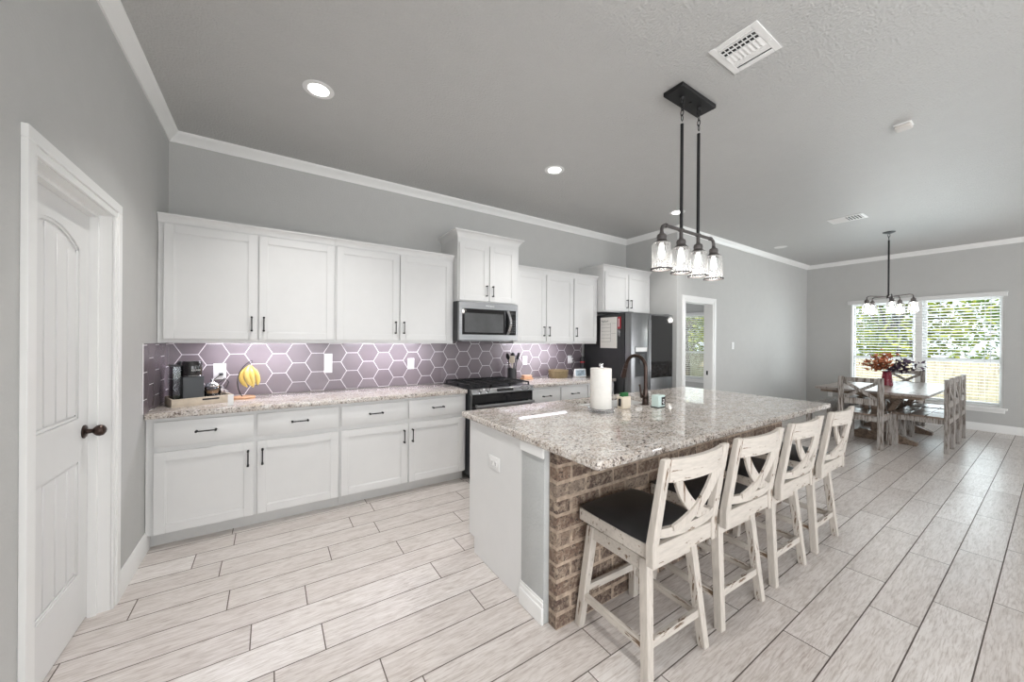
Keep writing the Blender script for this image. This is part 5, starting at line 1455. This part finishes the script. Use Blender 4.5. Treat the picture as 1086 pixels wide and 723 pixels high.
pt = thing('pendant_light', 'dark linear pendant with four glass jar shades over the island', 'pendant light', (2.353, 1.39, ZC))
b = B(); b.box(2.152, 2.553, 1.322, 1.458, ZC - 0.028, ZC - 0.0005, 0.002); b.build('canopy', M_BLACKM, pt, label='black ceiling plate')
b = B()
b.cyl((2.353, 1.39, ZC - 0.034), (2.353, 1.39, ZC - 0.027), 0.011, seg=14)
b.build('canopy_screw', M_BLACKM, pt)
for x in (2.258, 2.458):
    b = B(); b.cyl((x, 1.39, 2.145), (x, 1.39, 2.845), 0.0105, seg=14); b.build('rod', M_BLACKM, pt)
    b = B(); b.cyl((x, 1.39, ZC - 0.045), (x, 1.39, ZC - 0.027), 0.011, 0.016, seg=14)
    for k in range(4):
        zc = ZC - 0.060 - k * 0.034
        ax = (k % 2)
        b.tube([(x + (0.010 * math.cos(a) if ax else 0), 1.39 + (0 if ax else 0.010 * math.cos(a)), zc + 0.021 * math.sin(a)) for a in [2 * PI * j / 14 for j in range(14)]], 0.0028, 7, closed=True)
    b.build('chain', M_BLACKM, pt)
b = B(); X4 = (2.045, 2.257, 2.461, 2.664)
b.tube([(X4[0], 1.39, 2.095), (X4[0], 1.39, 2.115), (X4[0] + 0.008, 1.39, 2.132), (X4[0] + 0.026, 1.39, 2.142), (X4[0] + 0.05, 1.39, 2.144), (2.353, 1.39, 2.144), (X4[3] - 0.05, 1.39, 2.144), (X4[3] - 0.026, 1.39, 2.142), (X4[3] - 0.008, 1.39, 2.132), (X4[3], 1.39, 2.115), (X4[3], 1.39, 2.095)], 0.0105, 12)
for x in X4[1:3]: b.cyl((x, 1.39, 2.095), (x, 1.39, 2.150), 0.0115, seg=12); b.cyl((x - 0.018, 1.39, 2.144), (x + 0.018, 1.39, 2.144), 0.0145, seg=12)
for x in (X4[0] + 0.045, X4[3] - 0.045): b.cyl((x - 0.008, 1.39, 2.144), (x + 0.008, 1.39, 2.144), 0.014, seg=12)
b.build('pipe_bar', M_PEND, pt)
for x in X4: lamp_jar(pt, x, 1.39, 2.098, 1.0, 1.4)

cx, cy = 7.60, 1.41
ct = thing('chandelier', 'small dark branched chandelier with glass shades over the dining table', 'chandelier', (cx, cy, ZC))
b = B(); b.lathe([(0, -0.026), (0.03, -0.024), (0.066, -0.010), (0.070, -0.0005), (0, -0.0005)], (cx, cy, ZC), 28); b.build('canopy', M_BLACKM, ct, label='black ceiling plate')
b = B(); b.cyl((cx, cy, 2.10), (cx, cy, 2.93), 0.0105, seg=12)
for k in range(2): b.tube([(cx + (0.012 * math.cos(a) if k else 0), cy + (0 if k else 0.012 * math.cos(a)), ZC - 0.05 - 0.035 * k + 0.024 * math.sin(a)) for a in [2 * PI * j / 14 for j in range(14)]], 0.003, 7, closed=True)
b.lathe([(0, 2.06), (0.018, 2.065), (0.024, 2.085), (0.020, 2.11), (0.012, 2.125), (0, 2.125)], (cx, cy, 0), 20)
b.build('stem', M_BLACKM, ct)
for k in range(5):
    a = -PI / 2 + 2 * PI * k / 5; ux, uy = math.cos(a), math.sin(a); RR = 0.25
    b = B(); b.tube([(cx + ux * q, cy + uy * q, z) for q, z in ((0.012, 2.088), (0.08, 2.098), (RR - 0.04, 2.108), (RR - 0.012, 2.102), (RR, 2.085), (RR, 2.062))], 0.0075, 10); b.build('arm', M_PEND, ct)
    lamp_jar(ct, cx + ux * RR, cy + uy * RR, 2.066, 0.92, 3.2)

def vent(name, label, x0, x1, y0, y1):
    t = thing(name, label, 'vent', ((x0 + x1) / 2, (y0 + y1) / 2, ZC), 'ceiling vents')
    b = B(); w = 0.034
    for (p0, p1, q0, q1) in ((x0, x1, y0, y0 + w), (x0, x1, y1 - w, y1), (x0, x0 + w, y0 + w, y1 - w), (x1 - w, x1, y0 + w, y1 - w)):
        b.box(p0, p1, q0, q1, ZC - 0.007, ZC - 0.0005, 0.002)
    b.build('frame', M_TRIM, t)
    b = B(); b.box(x0 + w, x1 - w, y0 + w, y1 - w, ZC - 0.0025, ZC - 0.0008); b.build('dark_duct', M_INK, t, label='dark duct opening')
    return t, w
x0, x1, y0, y1 = 2.053, 2.355, 0.861, 1.110
t, w = vent('ceiling_vent', 'white louvred ceiling vent near the island pendant', x0, x1, y0, y1)
b = B()
ya, yb_, xa, xb = y0 + w, y1 - w, x0 + w, x1 - w
b.box(xa, xa + 0.010, ya, yb_, ZC - 0.008, ZC - 0.003); b.box(xa + 0.016, xa + 0.024, ya, yb_, ZC - 0.008, ZC - 0.003)
b.box(xa + 0.050, xa + 0.057, ya, yb_, ZC - 0.008, ZC - 0.003); b.box(xa + 0.083, xa + 0.089, ya, yb_, ZC - 0.008, ZC - 0.003)
for k in range(9):
    y = ya + (yb_ - ya) * k / 8
    y = min(max(y, ya + 0.0015), yb_ - 0.0015)
    b.box(xa + 0.024, xa + 0.0829, y - 0.0012, y + 0.0012, ZC - 0.0075, ZC - 0.003)
for k in range(8):
    y = ya + (yb_ - ya) * (k + .5) / 8
    b.box(xa + 0.089, xa + 0.165, -0.0105, 0.0105, -0.0008, 0.0008, mtx=Matrix.Translation((0, y, ZC - 0.0065)) @ Matrix.Rotation(math.radians(-16), 4, 'X'))
b.box(xa + 0.165, xa + 0.172, ya, yb_, ZC - 0.008, ZC - 0.003)
for k in range(4):
    x = xa + 0.174 + k * 0.0155
    b.box(x, x + 0.0145, ya, yb_, -0.0008, 0.0008, mtx=Matrix.Translation((0, 0, ZC - 0.005))) if x + 0.0145 < xb else None
b.build('louvres', M_TRIM, t)
b = B(); b.box((x0 + x1) / 2 + 0.03, (x0 + x1) / 2 + 0.042, y0 + 0.010, y0 + 0.022, ZC - 0.011, ZC - 0.0071, 0.001); b.build('damper_lever', M_TRIM, t)
x0, x1, y0, y1 = 6.20, 6.47, 1.385, 1.745
t, w = vent('ceiling_vent', 'white two-section ceiling vent over the dining end', x0, x1, y0, y1)
b = B()
for k in range(5):
    y = y0 + w + (y1 - y0 - 2 * w) * k / 9 * 0.9 + 0.01
    b.box(x0 + w, x1 - w, y - 0.004, y + 0.004, ZC - 0.010, ZC - 0.003)
for k in range(9):
    x = x0 + w + (x1 - x0 - 2 * w) * (k + .5) / 9; b.box(-0.011, 0.011, (y0 + y1) / 2, y1 - w, -0.0008, 0.0008, mtx=Matrix.Translation((x, 0, ZC - 0.007)) @ Matrix.Rotation(math.radians(15), 4, 'Y'))
b.build('louvres', M_TRIM, t)
t = thing('smoke_alarm', 'small square white smoke alarm on the bare ceiling', 'smoke alarm', (3.95, 0.66, ZC))
b = B(); b.box(3.902, 3.998, 0.612, 0.708, ZC - 0.010, ZC - 0.0005, 0.004, seg=2); b.build('base', M_TRIM, t)
b = B(); b.box(3.906, 3.994, 0.616, 0.704, ZC - 0.034, ZC - 0.0105, 0.009, seg=3); b.build('cover', plain('aged_white_plastic', (0.56, 0.53, 0.50), 0.5), t)

# ================================================================== dining set
def make_chair(label):
    t = thing('dining_chair', label, 'chair', (0, 0, 0), 'dining chairs with X backs')
    W = 0.20; yb0, yf = -0.245, 0.245
    for sx in (-1, 1):
        b = B(); b.box(sx * W - 0.0275, sx * W + 0.0275, yb0 - 0.022, yb0 + 0.022, 0, 0.945, 0.003); b.build('back_post', M_CHAIR, t)
        b = B(); b.box(sx * (W - 0.002) - 0.0275, sx * (W - 0.002) + 0.0275, yf - 0.055, yf, 0, 0.432, 0.003); b.build('leg', M_CHAIR, t)
    b = B(); b.box(-W + 0.028, W - 0.028, yb0 - 0.014, yb0 + 0.014, 0.875, 0.935, 0.003); b.build('top_rail', M_CHAIR, t)
    b = B(); b.box(-W + 0.028, W - 0.028, yb0 - 0.014, yb0 + 0.014, 0.575, 0.655, 0.003); b.build('lower_rail', M_CHAIR, t)
    for s_ in (-1, 1):
        b = B(); b.bar((s_ * (W - 0.030), yb0 + 0.004 * s_, 0.877), (-s_ * (W - 0.030), yb0 + 0.004 * s_, 0.653), 0.040, 0.016, up=(0, 1, 0), bev=0.002); b.build('cross_slat', M_CHAIR, t)
    b = B()
    for s_ in (-1, 1): b.box(s_ * W - 0.012, s_ * W + 0.012, yb0 + 0.022, yf - 0.055, 0.365, 0.432)
    b.box(-W + 0.026, W - 0.026, yf - 0.040, yf - 0.016, 0.365, 0.432); b.box(-W + 0.028, W - 0.028, yb0 - 0.012, yb0 + 0.012, 0.365, 0.432)
    b.build('apron', M_CHAIR, t)
    b = B()
    for k in range(3):
        b.box(-W - 0.020, W + 0.020, yb0 + 0.024 + k * 0.158, yb0 + 0.024 + (k + 1) * 0.158 - 0.006, 0.4325, 0.457, 0.003)
    b.build('seat', M_SEATW, t, label='brown boarded seat')
    return t
c0 = make_chair('weathered X-back dining chair at the table end nearest the island, back to the camera')
c0.location = (6.925, 1.505, 0); c0.rotation_euler = (0, 0, -PI / 2)
for (x, y, a, lb) in ((9.045, 1.50, PI / 2, 'weathered X-back dining chair at the far table end under the window'),
                      (7.400, 1.045, 0, 'weathered X-back dining chair nearest the camera on the long open side of the table'),
                      (7.870, 1.045, 0, 'middle of three weathered X-back dining chairs on the long open side of the table'),
                      (8.420, 1.045, 0, 'weathered X-back dining chair nearest the window on the long open side of the table')):
    clone(c0, (x, y, 0), a, lb)
t = thing('dining_bench', 'grey weathered backless bench on the far side of the dining table', 'bench', (7.85, 2.04, 0))
b = B()
for k in range(2): b.box(6.90, 8.80, 1.875 + k * 0.168, 1.875 + k * 0.168 + 0.164, 0.425, 0.460, 0.003)
b.build('seat', M_CHAIR, t)
for x in (7.02, 8.68):
    for y in (1.915, 2.170): b = B(); b.box(x - 0.032, x + 0.032, y - 0.032, y + 0.032, 0, 0.4248, 0.003); b.build('leg', M_CHAIR, t)
b = B(); b.box(7.052, 8.648, 1.905, 1.925, 0.355, 0.4248); b.box(7.052, 8.648, 2.160, 2.180, 0.355, 0.4248); b.build('apron', M_CHAIR, t)
TX0, TX1, TY0, TY1 = 6.78, 9.02, 0.900, 2.030
tt = thing('dining_table', 'brown weathered trestle dining table in front of the window', 'table', ((TX0 + TX1) / 2, (TY0 + TY1) / 2, 0))
b = B()
nb = 6; w = (TY1 - TY0) / nb
for k in range(nb): b.box(TX0 + 0.13, TX1 - 0.13, TY0 + k * w + 0.0012, TY0 + (k + 1) * w - 0.0012, 0.728, 0.760, 0.002)
for (a, c) in ((TX0, TX0 + 0.128), (TX1 - 0.128, TX1)): b.box(a, c, TY0, TY1, 0.728, 0.760, 0.002)
b.build('tabletop', M_TABTOP, tt)
b = B()
for (p0, p1, q0, q1) in ((TX0 + 0.035, TX0 + 0.075, TY0 + 0.06, TY1 - 0.06), (TX1 - 0.075, TX1 - 0.035, TY0 + 0.06, TY1 - 0.06), (TX0 + 0.075, TX1 - 0.075, TY0 + 0.06, TY0 + 0.10), (TX0 + 0.075, TX1 - 0.075, TY1 - 0.10, TY1 - 0.06)):
    b.box(p0, p1, q0, q1, 0.690, 0.7278, 0.002)
b.build('apron', M_TABLE, tt)
for xc in (7.40, 8.48):
    b = B(); ym = (TY0 + TY1) / 2
    b.prism([(1.080, 0.0), (1.850, 0.0), (1.850, 0.045), (1.640, 0.135), (1.290, 0.135), (1.080, 0.045)], 0, xc - 0.055, xc + 0.055, bev=0.004); b.build('foot', M_TABLE, tt)
    b = B(); b.box(xc - 0.05, xc + 0.05, ym - 0.075, ym + 0.075, 0.1352, 0.61, 0.004); b.build('post', M_TABLE, tt)
    b = B(); b.prism([(1.080, 0.727), (1.850, 0.727), (1.850, 0.690), (1.640, 0.6105), (1.290, 0.6105), (1.080, 0.690)], 0, xc - 0.054, xc + 0.054, bev=0.004); b.build('cap_beam', M_TABLE, tt)
    for s_ in (-1, 1):
        b = B(); b.bar((xc, ym + s_ * 0.06, 0.32), (xc, ym + s_ * 0.21, 0.615), 0.06, 0.07, up=(1, 0, 0), bev=0.003); b.build('brace', M_TABLE, tt)
b = B(); b.box(7.452, 8.428, 1.42, 1.51, 0.20, 0.31, 0.004); b.build('stretcher', M_TABLE, tt)

vx, vy, vz = 7.90, 1.475, 0.7605
t = thing('flower_vase', 'tapered dark red vase on the dining table', 'vase', (vx, vy, vz))
b = B(); b.lathe([(0, 0.001), (0.066, 0.0), (0.069, 0.004), (0.049, 0.205), (0.053, 0.215), (0.050, 0.215), (0.046, 0.20), (0.062, 0.01), (0, 0.008)], (vx, vy, vz), 26); b.build('vase_body', M_RED, t)
b = B()
for k in range(16):
    a, z = random.uniform(0, 2 * PI), random.uniform(0.03, 0.18); q = 0.069 - 0.0975 * z + 0.0003
    b.sphere((vx + q * math.cos(a), vy + q * math.sin(a), vz + z), 0.005, 8, (1, 1, .7))
b.build('spots', plain('pink_spot', (0.55, 0.25, 0.28), 0.4), t, label='small pale spots')
def spray(nm, label, tips, mat, leafn, size, seed):
    o = thing(nm, label, 'flowers', (vx, vy, vz + 0.02), 'dried stems in the red vase')
    rr = random.Random(seed); b = B(); lf = B()
    for (dx, dy, dz) in tips:
        p0 = Vector((vx + dx * .1, vy + dy * .1, vz + 0.02)); p1 = Vector((vx + dx * .16, vy + dy * .16, vz + 0.20)); p2 = Vector((vx + dx, vy + dy, vz + dz))
        pts = [p0, p1, p1.lerp(p2, .5) + Vector((0, 0, .03)), p2]
        b.tube(pts, 0.0028, 6)
        for k in range(leafn):
            s_ = rr.uniform(.25, 1.05); c = p1.lerp(p2, s_) + Vector((rr.gauss(0, .030), rr.gauss(0, .030), rr.gauss(0, .028) + .015))
            u = Vector((rr.gauss(0, 1), rr.gauss(0, 1), rr.gauss(0, .7))).normalized(); v = u.orthogonal().normalized(); l = size * rr.uniform(.7, 1.2); w_ = l * .62
            up = u.cross(v) * l * .25
            lf.quad([c - u * l, c + v * w_ + up, c + u * l, c - v * w_ + up])
    b.build('stems', M_STEM, o); lf.build('leaves', mat, o)
spray('orange_leaf_spray', 'rust-orange leaves spilling from the left of the red vase', [(0.0, 0.22, 0.34), (-0.06, 0.14, 0.43), (0.06, 0.05, 0.47), (-0.05, 0.02, 0.38), (0.05, 0.16, 0.36), (0.02, 0.28, 0.33), (-0.02, -0.05, 0.46), (0.0, 0.09, 0.40)], M_LEAFO, 30, 0.033, 3)
spray('purple_leaf_spray', 'dark purple sprig leaning right out of the red vase', [(0.0, -0.16, 0.40), (-0.05, -0.22, 0.36), (0.04, -0.29, 0.33), (0.0, -0.37, 0.27), (-0.03, -0.12, 0.33), (0.03, -0.20, 0.38)], M_LEAFP, 20, 0.034, 4)
